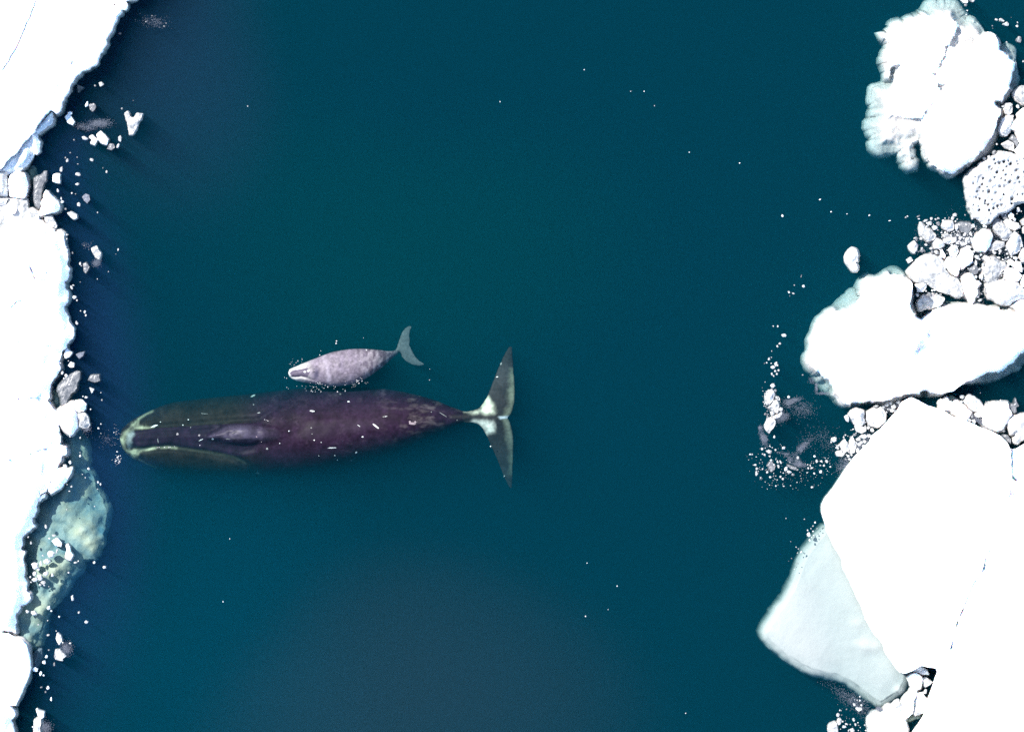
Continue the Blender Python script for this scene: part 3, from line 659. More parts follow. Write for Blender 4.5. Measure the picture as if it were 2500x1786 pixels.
 ('RB', [(715, 1080), (758, 1005), (868, 1092), (830, 1228), (795, 1145)], .05, 'g', 'dull grey plate between the crumbled grey chunk and the broad white block', 'ice_slab'),
 ('RA', [(478, 0), (540, 72), (632, 72), (642, 0), (630, -90), (500, -90)], .16, 'w', 'white chip cut by the top edge above the rugged iceberg', 'ice_fragment'),
 ('RA', [(652, 0), (720, -10), (790, 55), (742, 60)], .04, 'g', 'grey flake next to the white chip at the top edge', 'ice_fragment'),
 ('RA', [(1500, 600), (1560, 570), (1610, 542), (1650, 590), (1645, 638), (1580, 632)], .06, 'p', 'shell shaped grey chip, biggest in open water right of the rugged iceberg', 'ice_fragment'),
 ('RA', [(1440, 470), (1480, 460), (1548, 515), (1530, 540), (1440, 510)], .06, 'p', 'oval pale chip above the shell shaped chip', 'ice_fragment'),
 ('RA', [(1830, 1000), (1900, 890), (1960, 920), (1965, 985), (1945, 1062), (1880, 1040)], .04, 'g', 'dull grey chip with a white tip at the picture edge beside the rugged iceberg', 'ice_fragment'),
 # between the floes
 ('RD', [(130, 402), (180, 340), (240, 345), (272, 268), (300, 290), (322, 360), (430, 390), (500, 352), (600, 402), (680, 452), (760, 532), (832, 592), (812, 652), (720, 782), (600, 742), (500, 652), (350, 562), (200, 552), (150, 492)], .3, 's', 'elongated knobbly white block along the edge of the great flat floe'),
 ('RD', [(668, 372), (700, 272), (790, 205), (900, 252), (1020, 342), (1077, 452), (1060, 542), (920, 582), (850, 562), (760, 472)], .28, 'w', 'oval white block between two knobbly blocks by the great flat floe'),
 ('RD', [(890, 642), (1000, 570), (1090, 522), (1200, 402), (1400, 375), (1500, 392), (1622, 402), (1660, 532), (1712, 662), (1640, 782), (1540, 922), (1530, 962), (1400, 1012), (1200, 922), (1080, 832), (1062, 760), (1070, 690), (950, 690)], .35, 's', 'largest rough white block between the great flat floe and dark water'),
 ('RD', [(1650, 762), (1740, 692), (1900, 652), (2200, 640), (2200, 1120), (1985, 1172), (1832, 1292), (1740, 1242), (1792, 1082), (1700, 1092), (1650, 962), (1640, 852)], .4, 'w', 'hollowed white block at the picture edge by the seam of the floes'),
 ('RD', [(1688, 472), (1710, 402), (1762, 402), (1802, 290), (1832, 382), (1862, 452), (1805, 482), (1822, 592), (1762, 622), (1720, 562)], .05, 'g', 'jagged grey splinter standing off the hollowed white block', 'ice_fragment'),
 ('RD', [(1500, 1092), (1622, 1100), (1700, 1202), (1705, 1300), (1645, 1250)], .06, 'g', 'grey wet plate squeezed at the corner of the great flat floe', 'ice_slab'),
 ('RD', [(320, 340), (330, 260), (420, 250), (520, 320), (480, 360), (400, 385)], -.25, 'k', 'greenish drowned slab behind the elongated knobbly block', 'drowned_ice'),
 # by the bottom corner
 ('RE', [(1498, 562), (1540, 500), (1620, 470), (1702, 500), (1747, 560), (1752, 652), (1720, 752), (1680, 767), (1600, 742), (1560, 722), (1528, 642)], .4, 's', 'round white boulder in the gap below the great flat floe'),
 ('RE', [(1570, 762), (1652, 775), (1640, 852), (1612, 952), (1600, 1012), (1602, 1100), (1576, 1220), (1430, 1332), (1360, 1270), (1380, 1130), (1400, 1060), (1363, 1010), (1440, 932), (1530, 862)], .4, 's', 'long white arm shaped block below the round boulder'),
 ('RE', [(1645, 862), (1720, 840), (1780, 882), (1850, 945), (1890, 960), (1800, 1180), (1620, 1262), (1590, 1222), (1618, 1100), (1612, 1000)], .26, 'w', 'grey white block between the arm shaped block and the snowy floe'),
 ('RE', [(1430, 1345), (1580, 1262), (1700, 1240), (1775, 1205), (1720, 1302), (1520, 1372)], -.15, 'k', 'pale green drowned slab under the arm shaped block', 'drowned_ice'),
 ('RE', [(1100, 1082), (1140, 1070), (1172, 1075), (1232, 1130), (1300, 1212), (1380, 1292), (1422, 1382), (1462, 1500), (1450, 1600), (1430, 1850), (760, 1850), (800, 1482), (780, 1440), (790, 1292), (860, 1240), (930, 1222), (1040, 1182)], .5, 's', 'large smooth white block cut by the bottom edge under the drowned shelf'),
 ('RE', [(1182, 1068), (1250, 1002), (1310, 960), (1342, 1002), (1375, 1062), (1350, 1150), (1332, 1212), (1282, 1170)], .12, 'p', 'grey wedge between the large smooth block and the arm shaped block'),
 ('RE', [(1590, 422), (1650, 332), (1720, 330), (1850, 422), (1880, 500), (1760, 490), (1680, 460)], .3, 'w', 'grey white rubble lump above the round boulder'),
 ('RE', [(1762, 562), (1820, 550), (1880, 592), (1952, 642), (1900, 682), (1810, 732), (1772, 692)], .14, 'p', 'angular grey lump right of the round boulder'),
 ('RE', [(20, 1450), (60, 1400), (140, 1370), (180, 1400), (190, 1540), (170, 1620), (60, 1620), (25, 1540)], .05, 'p', 'biggest grey chip of the scatter near the bottom edge', 'ice_fragment'),
 ('RE', [(520, 1130), (550, 1092), (640, 1110), (640, 1150), (575, 1180)], .05, 'p', 'grey chip nearest the drowned shelf in the bottom scatter', 'ice_fragment'),
 ('RE', [(185, 1390), (205, 1320), (240, 1305), (265, 1340), (240, 1410), (205, 1428)], .05, 'p', 'upright grey chip right above the biggest one in the bottom scatter', 'ice_fragment'),
 # cluster left of the great floe
 ('R4', [(885, 365), (905, 335), (945, 318), (1008, 330), (1002, 380), (1012, 425), (980, 450), (930, 440), (900, 400)], .3, 'w', 'rounded white lump under the belly of the hump iceberg'),
 ('R4', [(935, 445), (985, 452), (1020, 470), (1022, 492), (985, 510), (945, 498)], .2, 'w', 'lower white lump under the rounded white lump'),
 ('R4', [(1030, 352), (1080, 310), (1152, 310), (1177, 370), (1172, 422), (1112, 462), (1050, 450), (1020, 402)], .32, 'w', 'domed white lump against the edge of the great flat floe'),
 ('R4', [(808, 602), (850, 560), (887, 600), (882, 652), (840, 662)], .22, 'w', 'white boulder left of the upright oval stone in the small cluster'),
 ('R4', [(890, 572), (910, 540), (942, 612), (930, 662), (890, 672)], .22, 'w', 'upright oval white chunk right of the cluster boulder'),
 ('R4', [(788, 662), (820, 648), (852, 670), (832, 692), (795, 687)], .14, 'w', 'flat oval white chip under the cluster boulder'),
 ('R8', [(358, 432), (390, 370), (440, 370), (467, 420), (450, 480), (400, 542), (365, 512)], .18, 'w', 'bright white boulder at the head of the drifting ice string'),
 ('R8', [(392, 582), (450, 505), (490, 485), (517, 540), (502, 652), (470, 642)], .12, 'p', 'pale double chunk below the bright boulder of the drifting string'),
 ('R8', [(333, 802), (375, 712), (420, 700), (472, 745), (467, 802), (430, 842), (395, 902), (350, 852)], .1, 'p', 'diamond shaped pale slab at the foot of the drifting string', 'ice_slab'),
 ('R8', [(430, 690), (490, 672), (550, 630), (560, 660), (520, 700), (460, 720)], .06, 'p', 'curved pale chip above the diamond slab', 'ice_fragment'),
 ('R8', [(375, 1292), (420, 1232), (475, 1300), (462, 1352), (425, 1378), (390, 1330)], .02, 'g', 'grey teal drowned chip among the crumbs', 'ice_fragment'),
 ('R8', [(610, 1290), (650, 1290), (735, 1330), (720, 1355), (650, 1335)], .03, 'g', 'long grey chip under the slush veil', 'ice_fragment'),
]
for row in exec_blocks:
    v_, pts_, h_, m_, lab_ = row[:5]
    nm = row[5] if len(row) > 5 else 'ice_block'
    block(v_, pts_, h_, m_, lab_, name=nm, cat=nm.replace('_', ' '), rough=.09 if m_ in 'swp' else .02)

# ------------------------------------------------------------------ crumbs: repeats nothing tells apart, by the place they float
def crumb(v, x, y, w, h, m, seed, ang=0):
    p = blob(v, x, y, w, h, ang, seed)
    s = L(v, max(w, h))
    hh = min(.14, s * .42) if m in 'sw' else min(.08, s * .22)
    return chunk('ice_crumb', p, hh, MATS[m], seed)

CRUMBS = []
def crumbs(v, rows, label, group, m='w'):
    for k, r in enumerate(rows):
        x, y, w = r[0], r[1], r[2]
        h = r[3] if len(r) > 3 else w
        mm = r[4] if len(r) > 4 else m
        CRUMBS.append((L(v, w) * L(v, h), v, x, y, w, h, mm, rnd.randrange(99999), rnd.uniform(-25, 25), label, group))

def inpoly(v, pts, n, lo, hi, m='w', spread=1.8):
    poly = np.asarray(pts, float)
    out = []
    a, b = poly.min(0), poly.max(0)
    while len(out) < n:
        p = np.array([[rnd.uniform(a[0], b[0]), rnd.uniform(a[1], b[1])]])
        if inside(p, poly)[0]:
            w = lo + (hi - lo) * rnd.random() ** spread
            out.append((p[0, 0], p[0, 1], w, w * rnd.uniform(.6, 1.1), rnd.choice(m)))
    return out

crumbs('A', [(560, 912, 42, 26, 'w'), (793, 915, 25, 45, 'p'), (780, 965, 20, 30, 'w'), (465, 748, 32, 22, 'b'), (574, 690, 22, 35, 'b'), (668, 557, 36, 32, 'p'), (628, 567, 14, 14, 'g'), (793, 222, 22, 14, 'g'), (805, 718, 15, 13, 'g'),
             (880, 665, 9, 9, 'g'), (405, 1120, 24, 40, 'p'), (445, 1060, 18, 28, 'p'), (433, 1042, 12, 12, 'g'), (607, 1055, 28, 20, 'p'), (515, 1152, 38, 24, 'p'), (510, 1217, 26, 18, 'p'), (705, 1135, 12, 20, 'p'), (680, 1110, 10, 12, 'g'), (383, 1260, 16, 26, 'w'),
             (405, 1312, 14, 22, 'p'), (412, 1334, 22, 18, 'w'), (475, 1275, 16, 14, 'p'), (500, 1282, 10, 9, 'g'), (522, 1352, 24, 26, 'p'), (433, 1380, 16, 14, 'g'), (645, 1405, 10, 12, 'p'), (515, 1085, 12, 10, 'g'), (490, 925, 14, 12, 'g'),
             (1005, 105, 14, 8, 'g'), (965, 145, 12, 9, 'g'), (1085, 175, 14, 14, 'g'), (1098, 155, 10, 10, 'g'), (465, 1010, 12, 10, 'g'), (510, 1040, 10, 9, 'g')],
       'tiny ice crumb adrift in dark water off the broad smooth floe and triangular block', 'crumbs off the broad smooth floe')
crumbs('B', [(612, 655, 38, 22, 'p'), (612, 690, 25, 25, 'p'), (740, 920, 22, 30, 'p'), (660, 1140, 22, 40, 'p'), (675, 1118, 24, 14, 'p'), (688, 1228, 44, 36, 'w'), (710, 1258, 15, 22, 'p'), (783, 1362, 20, 30, 'w'), (792, 1395, 15, 20, 'w'),
             (743, 1355, 12, 12, 'p'), (708, 1465, 24, 40, 'p'), (1090, 790, 15, 25, 'p'), (1068, 832, 14, 10, 'g'), (740, 1090, 12, 14, 'g'), (490, 605, 36, 25, 'w'), (1000, 993, 9, 9, 'p'), (898, 1062, 10, 12, 'p'), (670, 820, 14, 28, 'g'), (750, 940, 14, 10, 'p'),
             (900, 448, 10, 12, 'p'), (775, 755, 14, 12, 'g'), (820, 790, 10, 10, 'g')],
       'tiny ice crumb beside the ragged edge of the rugged floe, away from the whale', 'crumbs along the rugged floe')
crumbs('C', [(795, 640, 30, 24, 'w'), (765, 633, 14, 16, 'w'), (575, 415, 24, 34, 'w'), (612, 440, 30, 30, 'w'), (590, 465, 14, 20, 'w'), (835, 750, 12, 15, 'w'), (940, 665, 18, 18, 'g'), (908, 925, 20, 20, 'p'), (930, 885, 12, 16, 'p'), (740, 1012, 15, 20, 'p'),
             (645, 1000, 15, 18, 'p'), (740, 1180, 20, 25, 'w'), (738, 1150, 10, 10, 'p'), (648, 1240, 30, 35, 'w'), (600, 1272, 40, 28, 'w'), (818, 1297, 25, 26, 'w'), (905, 1422, 18, 25, 'w'), (928, 1440, 15, 22, 'w'), (640, 1505, 20, 12, 'p'), (660, 1462, 22, 18, 'p'),
             (787, 1380, 12, 15, 'p'), (1085, 1192, 22, 20, 'w'), (1080, 1140, 12, 12, 'p'), (930, 597, 12, 10, 'p'), (555, 325, 16, 18, 'w'), (630, 305, 12, 10, 'p'), (900, 1485, 10, 8, 'p'), (760, 1350, 10, 10, 'p'), (620, 1445, 12, 10, 'p'), (932, 972, 14, 14, 'g')],
       'tiny ice crumb between the rugged floe and the head of the big whale', 'crumbs near the whale head')
crumbs('D', [(345, 420, 48, 50, 'w'), (318, 470, 45, 40, 'w'), (237, 500, 52, 46, 'w'), (277, 485, 18, 34, 'w'), (260, 523, 20, 22, 'w'), (235, 552, 28, 35, 'w'), (270, 577, 36, 40, 'w'), (310, 553, 36, 30, 'w'), (355, 563, 20, 25, 'w'), (235, 592, 45, 28, 'w'),
             (293, 612, 35, 25, 'p'), (272, 628, 18, 14, 'p'), (190, 305, 14, 16, 'p'), (210, 345, 14, 25, 'p'), (365, 295, 28, 20, 'p'), (310, 235, 20, 30, 'p'), (463, 545, 16, 14, 'p'), (512, 478, 25, 14, 'p'), (530, 468, 12, 10, 'w'), (385, 400, 14, 40, 'p'), (333, 315, 14, 10, 'w'),
             (205, 575, 12, 16, 'w'), (210, 610, 14, 12, 'p'), (290, 430, 16, 14, 'p'), (330, 640, 10, 8, 'p'), (450, 120, 8, 8, 'p'), (640, 98, 9, 9, 'p'), (240, 545, 20, 12, 'p'), (300, 632, 16, 10, 'w')],
       'white ice crumb strewn over the drowned green ledge', 'crumbs over the green ledge', 'w')
crumbs('D', [(637, 478, 22, 18, 'w'), (706, 510, 24, 20, 'w'), (490, 718, 20, 45, 'w'), (330, 783, 25, 30, 'w'), (347, 805, 16, 12, 'w'), (230, 820, 50, 35, 'w'), (185, 808, 25, 20, 'w'), (400, 843, 14, 14, 'w'), (533, 815, 14, 20, 'p'), (585, 880, 24, 24, 'w'),
             (258, 897, 12, 10, 'p'), (322, 870, 10, 12, 'p'), (325, 967, 20, 14, 'p'), (380, 940, 9, 9, 'p'), (475, 1022, 15, 15, 'p'), (420, 1137, 16, 14, 'w'), (313, 1113, 18, 25, 'b'), (297, 1150, 25, 25, 'b'), (275, 1225, 18, 35, 'b'), (240, 1200, 38, 28, 'b'),
             (325, 1323, 20, 28, 'b'), (308, 1350, 14, 14, 'g'), (345, 1400, 14, 30, 'b'), (280, 1320, 20, 14, 'g'), (367, 1165, 16, 30, 'g'), (252, 1470, 14, 14, 'b'), (222, 1588, 14, 12, 'w'), (330, 1068, 12, 12, 'g'), (295, 1240, 12, 12, 'b'), (425, 1018, 10, 10, 'w')],
       'small ice crumb off the smooth rounded floe, below the green ledge', 'crumbs below the green ledge')
crumbs('T', [(a, b, c * .72, d * .72) for a, b, c, d in [(1737, 479, 7, 8), (1820, 443, 7, 4), (1845, 470, 6, 4), (1642, 362, 4, 4), (1453, 235, 4, 3), (1430, 203, 4, 4), (1400, 203, 3, 3), (1297, 155, 4, 4), (1530, 338, 4, 4), (1300, 1367, 5, 4), (1370, 1300, 4, 4), (1350, 1352, 3, 3), (1522, 1582, 4, 4), (495, 1335, 3, 5),
             (510, 1195, 3, 4), (1110, 226, 3, 4), (550, 236, 3, 3), (1303, 1249, 3, 4), (1930, 478, 8, 4), (1975, 490, 8, 3), (1880, 475, 5, 3), (2015, 480, 6, 4), (2040, 486, 8, 4), (2115, 48, 4, 4), (2160, 2, 10, 6)]],
       'lone tiny white ice speck in the wide open water between whales and icebergs', 'specks in the open lead')
crumbs('RH', [(605, 535, 35, 42), (483, 520, 20, 20, 'p'), (412, 612, 30, 30), (472, 628, 36, 22, 'p'), (205, 1060, 20, 18, 'p'), (265, 1062, 20, 25), (347, 1182, 58, 52), (292, 1290, 36, 28, 'p'), (260, 1325, 24, 34, 'p'), (185, 1390, 12, 20, 'p'), (150, 1495, 30, 40, 'p'),
              (180, 1472, 14, 16, 'p'), (118, 1545, 20, 20, 'p'), (178, 1552, 20, 14, 'p'), (237, 1555, 24, 40), (262, 1578, 24, 26), (205, 1602, 62, 42), (88, 1553, 14, 14, 'g'), (575, 400, 14, 44, 'g'), (424, 660, 10, 20, 'g')],
       'small ice crumb in the thin trail above the drifting ice string', 'crumbs in the trail')
crumbs('R8', [(440, 310, 62, 62), (435, 650, 60, 52, 'p'), (540, 600, 50, 48, 'p'), (490, 455, 38, 34, 'p'), (470, 370, 34, 46, 'g'), (430, 355, 34, 34, 'g'), (455, 505, 30, 40, 'p'), (345, 265, 14, 14, 'p'), (470, 130, 34, 28, 'p'), (512, 118, 24, 28, 'p'), (430, 165, 24, 40, 'p'),
              (452, 190, 18, 26, 'p'), (490, 165, 26, 26, 'p'), (480, 45, 40, 60, 'p'), (635, 450, 36, 36), (460, 942, 26, 36), (345, 660, 22, 40, 'g'), (375, 668, 20, 18, 'g'), (400, 620, 18, 18, 'g'), (310, 335, 12, 14, 'g'), (810, 178, 24, 18, 'g')],
       'small pale ice crumb in the drifting string beside the slush pool', 'crumbs of the drifting string')
crumbs('R8', [(390, 1125, 66, 48, 'p'), (420, 1232, 34, 30, 'w'), (605, 1340, 40, 66, 'w'), (640, 1375, 58, 34, 'w'), (690, 1410, 40, 38, 'g'), (575, 1080, 42, 34, 'w'), (1035, 1372, 40, 44, 'p'), (925, 1328, 40, 24, 'p'), (880, 1330, 24, 26, 'p'), (340, 1165, 26, 28, 'w'),
              (160, 1160, 24, 24, 'w'), (958, 1185, 30, 28, 'w'), (985, 1245, 34, 44, 'p'), (1045, 1245, 24, 30, 'p'), (1108, 1245, 34, 44, 'p'), (1075, 1297, 28, 26, 'p'), (1152, 1312, 24, 22, 'p'), (955, 1395, 30, 28, 'p'), (538, 1255, 24, 48, 'p'), (500, 1250, 26, 40, 'p'), (510, 1310, 26, 44, 'p'),
              (240, 1335, 30, 40, 'p'), (225, 1290, 30, 28, 'p'), (240, 1395, 40, 60, 'p'), (372, 1380, 28, 34, 'p'), (315, 1340, 22, 26, 'p'), (535, 1435, 30, 26, 'p'), (565, 1462, 28, 28, 'p'), (410, 1440, 32, 26, 'p'), (290, 1450, 20, 22, 'p'), (925, 1565, 32, 26, 'p'), (310, 1090, 32, 34, 'p'), (405, 1185, 20, 24, 'p'),
              (475, 1105, 26, 26, 'p'), (750, 1200, 30, 40, 'p'), (185, 1160, 18, 26, 'p'), (745, 1350, 30, 24, 'g'), (805, 1360, 26, 12, 'g'), (865, 1385, 18, 16, 'p')]
       + inpoly('R8', [(150, 1150), (420, 1050), (520, 1180), (700, 1380), (820, 1320), (960, 1180), (1130, 1190), (1160, 1350), (1080, 1500), (900, 1420), (640, 1560), (420, 1560), (200, 1420)], 74, 9, 24, 'ppg'),
       'tiny ice crumb in the loose field below the slush pool', 'crumbs below the slush pool')
crumbs('R4', [(765, 560, 48, 42), (868, 390, 36, 56), (795, 620, 18, 40, 'p'), (745, 580, 16, 18, 'p'), (955, 645, 34, 40, 'w'), (1000, 535, 60, 36), (1045, 530, 26, 28), (960, 555, 46, 30, 'p'), (985, 582, 30, 26, 'p'), (1010, 575, 26, 30, 'p'), (965, 600, 30, 26, 'p'), (1000, 610, 30, 20, 'p'), (940, 585, 22, 26, 'p'),
              (1070, 485, 34, 30), (1040, 465, 30, 30, 'p'), (880, 690, 22, 24, 'p'), (905, 680, 20, 22, 'p'), (890, 715, 24, 20, 'p'), (860, 715, 18, 16, 'g'), (1190, 285, 30, 30, 'p'), (1160, 300, 28, 22, 'p'), (1240, 300, 40, 34, 'p'), (1215, 275, 28, 24, 'p'), (1275, 265, 34, 22, 'p'), (1225, 330, 34, 26, 'p'), (1250, 335, 26, 30, 'g'),
              (1135, 320, 22, 18, 'p'), (1205, 320, 18, 18, 'g'), (1290, 285, 22, 18, 'p'), (930, 520, 30, 22, 'g'), (1100, 295, 40, 18, 'p'), (900, 540, 20, 18, 'g')],
       'small ice crumb packed between the hump iceberg and the great flat floe', 'crumbs in the small cluster')
crumbs('R2', [(475, 690, 34, 32, 'p'), (495, 660, 40, 34, 'p'), (440, 688, 12, 30, 'g'), (225, 712, 46, 24, 'p'), (265, 735, 46, 40, 'p'), (340, 740, 40, 42, 'g'), (310, 780, 54, 44, 'w'), (510, 775, 40, 60, 'w'), (665, 760, 34, 40, 'w'), (460, 848, 28, 24, 'p'), (545, 880, 30, 24, 'p'), (520, 845, 34, 24, 'p'), (585, 845, 34, 28, 'p'),
              (610, 880, 40, 34, 'w'), (640, 830, 32, 34, 'p'), (570, 930, 46, 30, 'p'), (520, 915, 34, 34, 'p'), (545, 850, 20, 20, 'g'), (600, 920, 30, 40, 'p'), (625, 905, 20, 26, 'p'), (575, 905, 24, 20, 'g'), (560, 865, 22, 18, 'p'), (230, 935, 26, 26, 'p'), (195, 985, 46, 40, 'g'), (140, 880, 34, 40, 'g'), (185, 1255, 36, 30, 'w'),
              (150, 1397, 32, 32, 'p'), (262, 1390, 34, 50, 'g'), (230, 1360, 14, 20, 'p'), (700, 1050, 46, 44, 'p'), (690, 1105, 28, 46, 'w'), (710, 1285, 34, 40, 'w'), (740, 1230, 38, 60, 'w'), (690, 1230, 24, 30, 'w'), (700, 1405, 36, 40, 'p'), (730, 1445, 50, 24, 'p'), (860, 1005, 40, 30, 'p'), (850, 985, 24, 22, 'w'), (908, 1015, 16, 24, 'p'),
              (1045, 700, 34, 30, 'w'), (1020, 665, 20, 20, 'p'), (1080, 612, 36, 44, 'w'), (1090, 770, 30, 34, 'p'), (1110, 935, 24, 40, 'w'), (1055, 1058, 50, 32, 'w'), (1020, 1045, 20, 24, 'p'), (930, 655, 30, 24, 'p'), (110, 970, 16, 20, 'p'), (325, 1005, 40, 40, 'p'), (290, 1000, 30, 26, 'g'), (160, 1000, 18, 14, 'g'), (45, 682, 22, 18, 'g'), (160, 672, 34, 16, 'g'), (590, 660, 18, 14, 'g'), (240, 735, 24, 20, 'p')],
       'small ice crumb wedged among the chunks of the brash pack', 'crumbs of the brash pack', 'p')
crumbs('RA', [(1345, 490, 90, 52, 'p'), (1870, 560, 34, 56, 'p'), (1860, 648, 66, 66, 'p'), (622, 265, 38, 36, 'p'), (600, 365, 44, 34, 'w'), (1605, 1048, 50, 36, 'p'), (1245, 645, 34, 34, 'g'), (1255, 705, 24, 24, 'g'), (590, 125, 90, 70, 'g'), (485, 185, 24, 34, 'g'), (2010, 1520, 40, 50, 'p'), (1710, 435, 16, 16, 'g')],
       'tiny ice crumb in open water along the top side of the rugged iceberg', 'crumbs by the rugged iceberg')
crumbs('RB', [(845, 540, 60, 60, 'w'), (500, 1165, 34, 34, 'p'), (745, 510, 30, 40, 'p'), (450, 1300, 70, 90, 'g'), (370, 1370, 50, 50, 'p'), (290, 1400, 50, 50, 'p'), (600, 540, 50, 34, 'p')],
       'small ice crumb squeezed between the rugged iceberg and the honeycombed floe', 'crumbs above the honeycombed floe')
crumbs('RD', [(620, 260, 110, 90, 'p'), (615, 360, 70, 60, 'p'), (885, 795, 90, 100, 'p'), (790, 770, 110, 70, 'p'), (850, 690, 60, 90, 'g'), (1475, 335, 46, 44, 'p'), (1150, 370, 30, 50, 'g'), (1025, 170, 24, 34, 'g'), (1540, 1010, 60, 60, 'g'), (1560, 390, 60, 30, 'p')],
       'small grey ice crumb among the blocks beside the pointed corner of the great floe', 'crumbs by the pointed corner')
crumbs('RE', [(195, 1245, 74, 72, 'p'), (485, 1330, 50, 68, 'p'), (460, 1528, 100, 84, 'p'), (310, 1462, 74, 50, 'w'), (358, 1412, 58, 34, 'p'), (230, 1156, 26, 36, 'p'), (600, 905, 30, 34, 'p'), (602, 975, 36, 34, 'w'), (555, 972, 30, 28, 'p'), (500, 1050, 50, 60, 'p'), (630, 1062, 40, 40, 'p'), (680, 990, 26, 30, 'g'), (520, 1420, 44, 50, 'p'), (565, 1385, 22, 28, 'p'),
              (425, 1420, 22, 28, 'p'), (285, 1365, 34, 36, 'p'), (265, 1245, 18, 22, 'p'), (690, 1430, 30, 30, 'p'), (710, 1530, 26, 26, 'w'), (395, 1530, 30, 50, 'p'), (355, 1138, 34, 20, 'g'), (190, 1050, 14, 14, 'g'), (350, 1280, 14, 14, 'g'), (610, 1475, 20, 24, 'p'), (575, 1530, 20, 20, 'p'), (245, 1505, 16, 20, 'p'), (1810, 810, 70, 100, 'p'), (1760, 830, 40, 40, 'p'), (1760, 600, 30, 50, 'p')]
       + inpoly('RE', [(150, 1200), (400, 950), (560, 850), (760, 1050), (760, 1560), (200, 1560)], 24, 10, 22, 'pg'),
       'tiny grey ice crumb in the scatter by the bottom edge', 'crumbs of the bottom scatter')
crumbs('R5', [(485, 75, 14, 16, 'w'), (470, 100, 12, 14, 'p'), (430, 132, 12, 14, 'w'), (437, 165, 26, 34, 'w'), (445, 205, 14, 22, 'w'), (470, 140, 12, 12, 'p'), (382, 293, 14, 18, 'w'), (345, 257, 10, 12, 'p'), (355, 300, 9, 10, 'p'), (362, 270, 9, 8, 'p'), (305, 215, 9, 8, 'g'), (405, 50, 9, 9, 'p'), (270, 45, 9, 9, 'p'), (330, 420, 8, 8, 'p'), (310, 340, 9, 8, 'g'),
              (475, 170, 12, 10, 'p'), (460, 185, 10, 10, 'p'), (500, 120, 10, 8, 'p'), (350, 378, 8, 8, 'g'), (290, 360, 9, 6, 'g'), (455, 120, 10, 10, 'p')],
       'tiny white ice crumb beside the upper corner of the drowned shelf', 'crumbs by the drowned shelf')

CRUMBS.sort(key=lambda c: -c[0])
for c in CRUMBS[:290]:
    tag(crumb(*c[1:9]), c[9], 'ice crumb', c[10])
rest = [crumb(*c[1:9]) for c in CRUMBS[290:]]
for a in (inpoly('R2', [(190, 690), (700, 690), (1120, 600), (1130, 1300), (800, 1420), (300, 1400), (120, 1200), (90, 900)], 330, 12, 34, 'pppgw') + inpoly('R2', [(370, 800), (660, 800), (640, 960), (480, 960)], 70, 10, 26, 'ppw')):
    rest.append(crumb('R2', *a[:5], rnd.randrange(99999), rnd.uniform(-40, 40)))
for a in inpoly('R4', [(850, 700), (1060, 500), (1300, 250), (1150, 290), (900, 480), (760, 600)], 90, 8, 22, 'pppgw'):
    rest.append(crumb('R4', *a[:5], rnd.randrange(99999), rnd.uniform(-40, 40)))
for a in inpoly('R8', [(300, 350), (520, 420), (560, 640), (420, 720), (340, 690)], 60, 8, 26, 'ppg') + inpoly('R8', [(60, 1100), (500, 1000), (900, 1250), (1150, 1150), (1200, 1500), (800, 1600), (200, 1600)], 150, 4, 11, 'ppg'):
    rest.append(crumb('R8', *a[:5], rnd.randrange(99999), rnd.uniform(-40, 40)))
V, F, MI, order = [], [], [], [SNOW, WHITE, PALE, GREY, BLUE]
for o in rest:
    n0 = len(V)
    V += [tuple(q.co + o.location) for q in o.data.vertices]
    F += [tuple(n0 + i for i in p.vertices) for p in o.data.polygons]
    MI += [order.index(o.data.materials[0])] * len(o.data.polygons)
for o in rest:
    me = o.data; bpy.data.objects.remove(o); bpy.data.meshes.remove(me)
o = mesh_obj('brash_debris', V, F, None)
for m in order: o.data.materials.append(m)
o.data.polygons.foreach_set('material_index', MI)
tag(o, 'dust of the tiniest ice bits sprinkled over the water among the larger crumbs', 'ice debris', kind='stuff')

# ------------------------------------------------------------------ slush: a veil of countless flakes on the water
def flakes(name, spots, mat, kind_label, size=(.008, .017)):
    """spots: (view, centre x, y, half length, half width, angle, count)"""
    rs = np.random.RandomState(len(spots) * 7 + 1)
    V, F = [], []
    for v, x, y, a, b, ang, n in spots:
        r = rs.randn(n, 2) * .5
        p = np.stack([r[:, 0] * a, r[:, 1] * b], 1)
        t_ = math.radians(ang)
        p = p @ np.array([[math.cos(t_), math.sin(t_)], [-math.sin(t_), math.cos(t_)]]) + [x, y]
        w = W(v, p)
        keep = fbm(w[:, 0], w[:, 1], 1.6, 4, 5) > -.35 + .3 * rs.randn(n)
        for q in w[keep]:
            s = rs.uniform(*size)
            th = rs.rand() * 6.28
            i = len(V)
            for k in range(3):
                V.append((q[0] + s * math.cos(th + k * 2.1), q[1] + s * math.sin(th + k * 2.1), .002))
            V.append((q[0], q[1], .004 + s * .5))
            V.append((q[0], q[1], -s))
            F += [(i, i + 1, i + 3), (i + 1, i + 2, i + 3), (i + 2, i, i + 3), (i + 1, i, i + 4), (i + 2, i + 1, i + 4), (i, i + 2, i + 4)]
    o = mesh_obj(name, V, F, mat)
    return tag(o, kind_label, 'slush', kind='stuff')

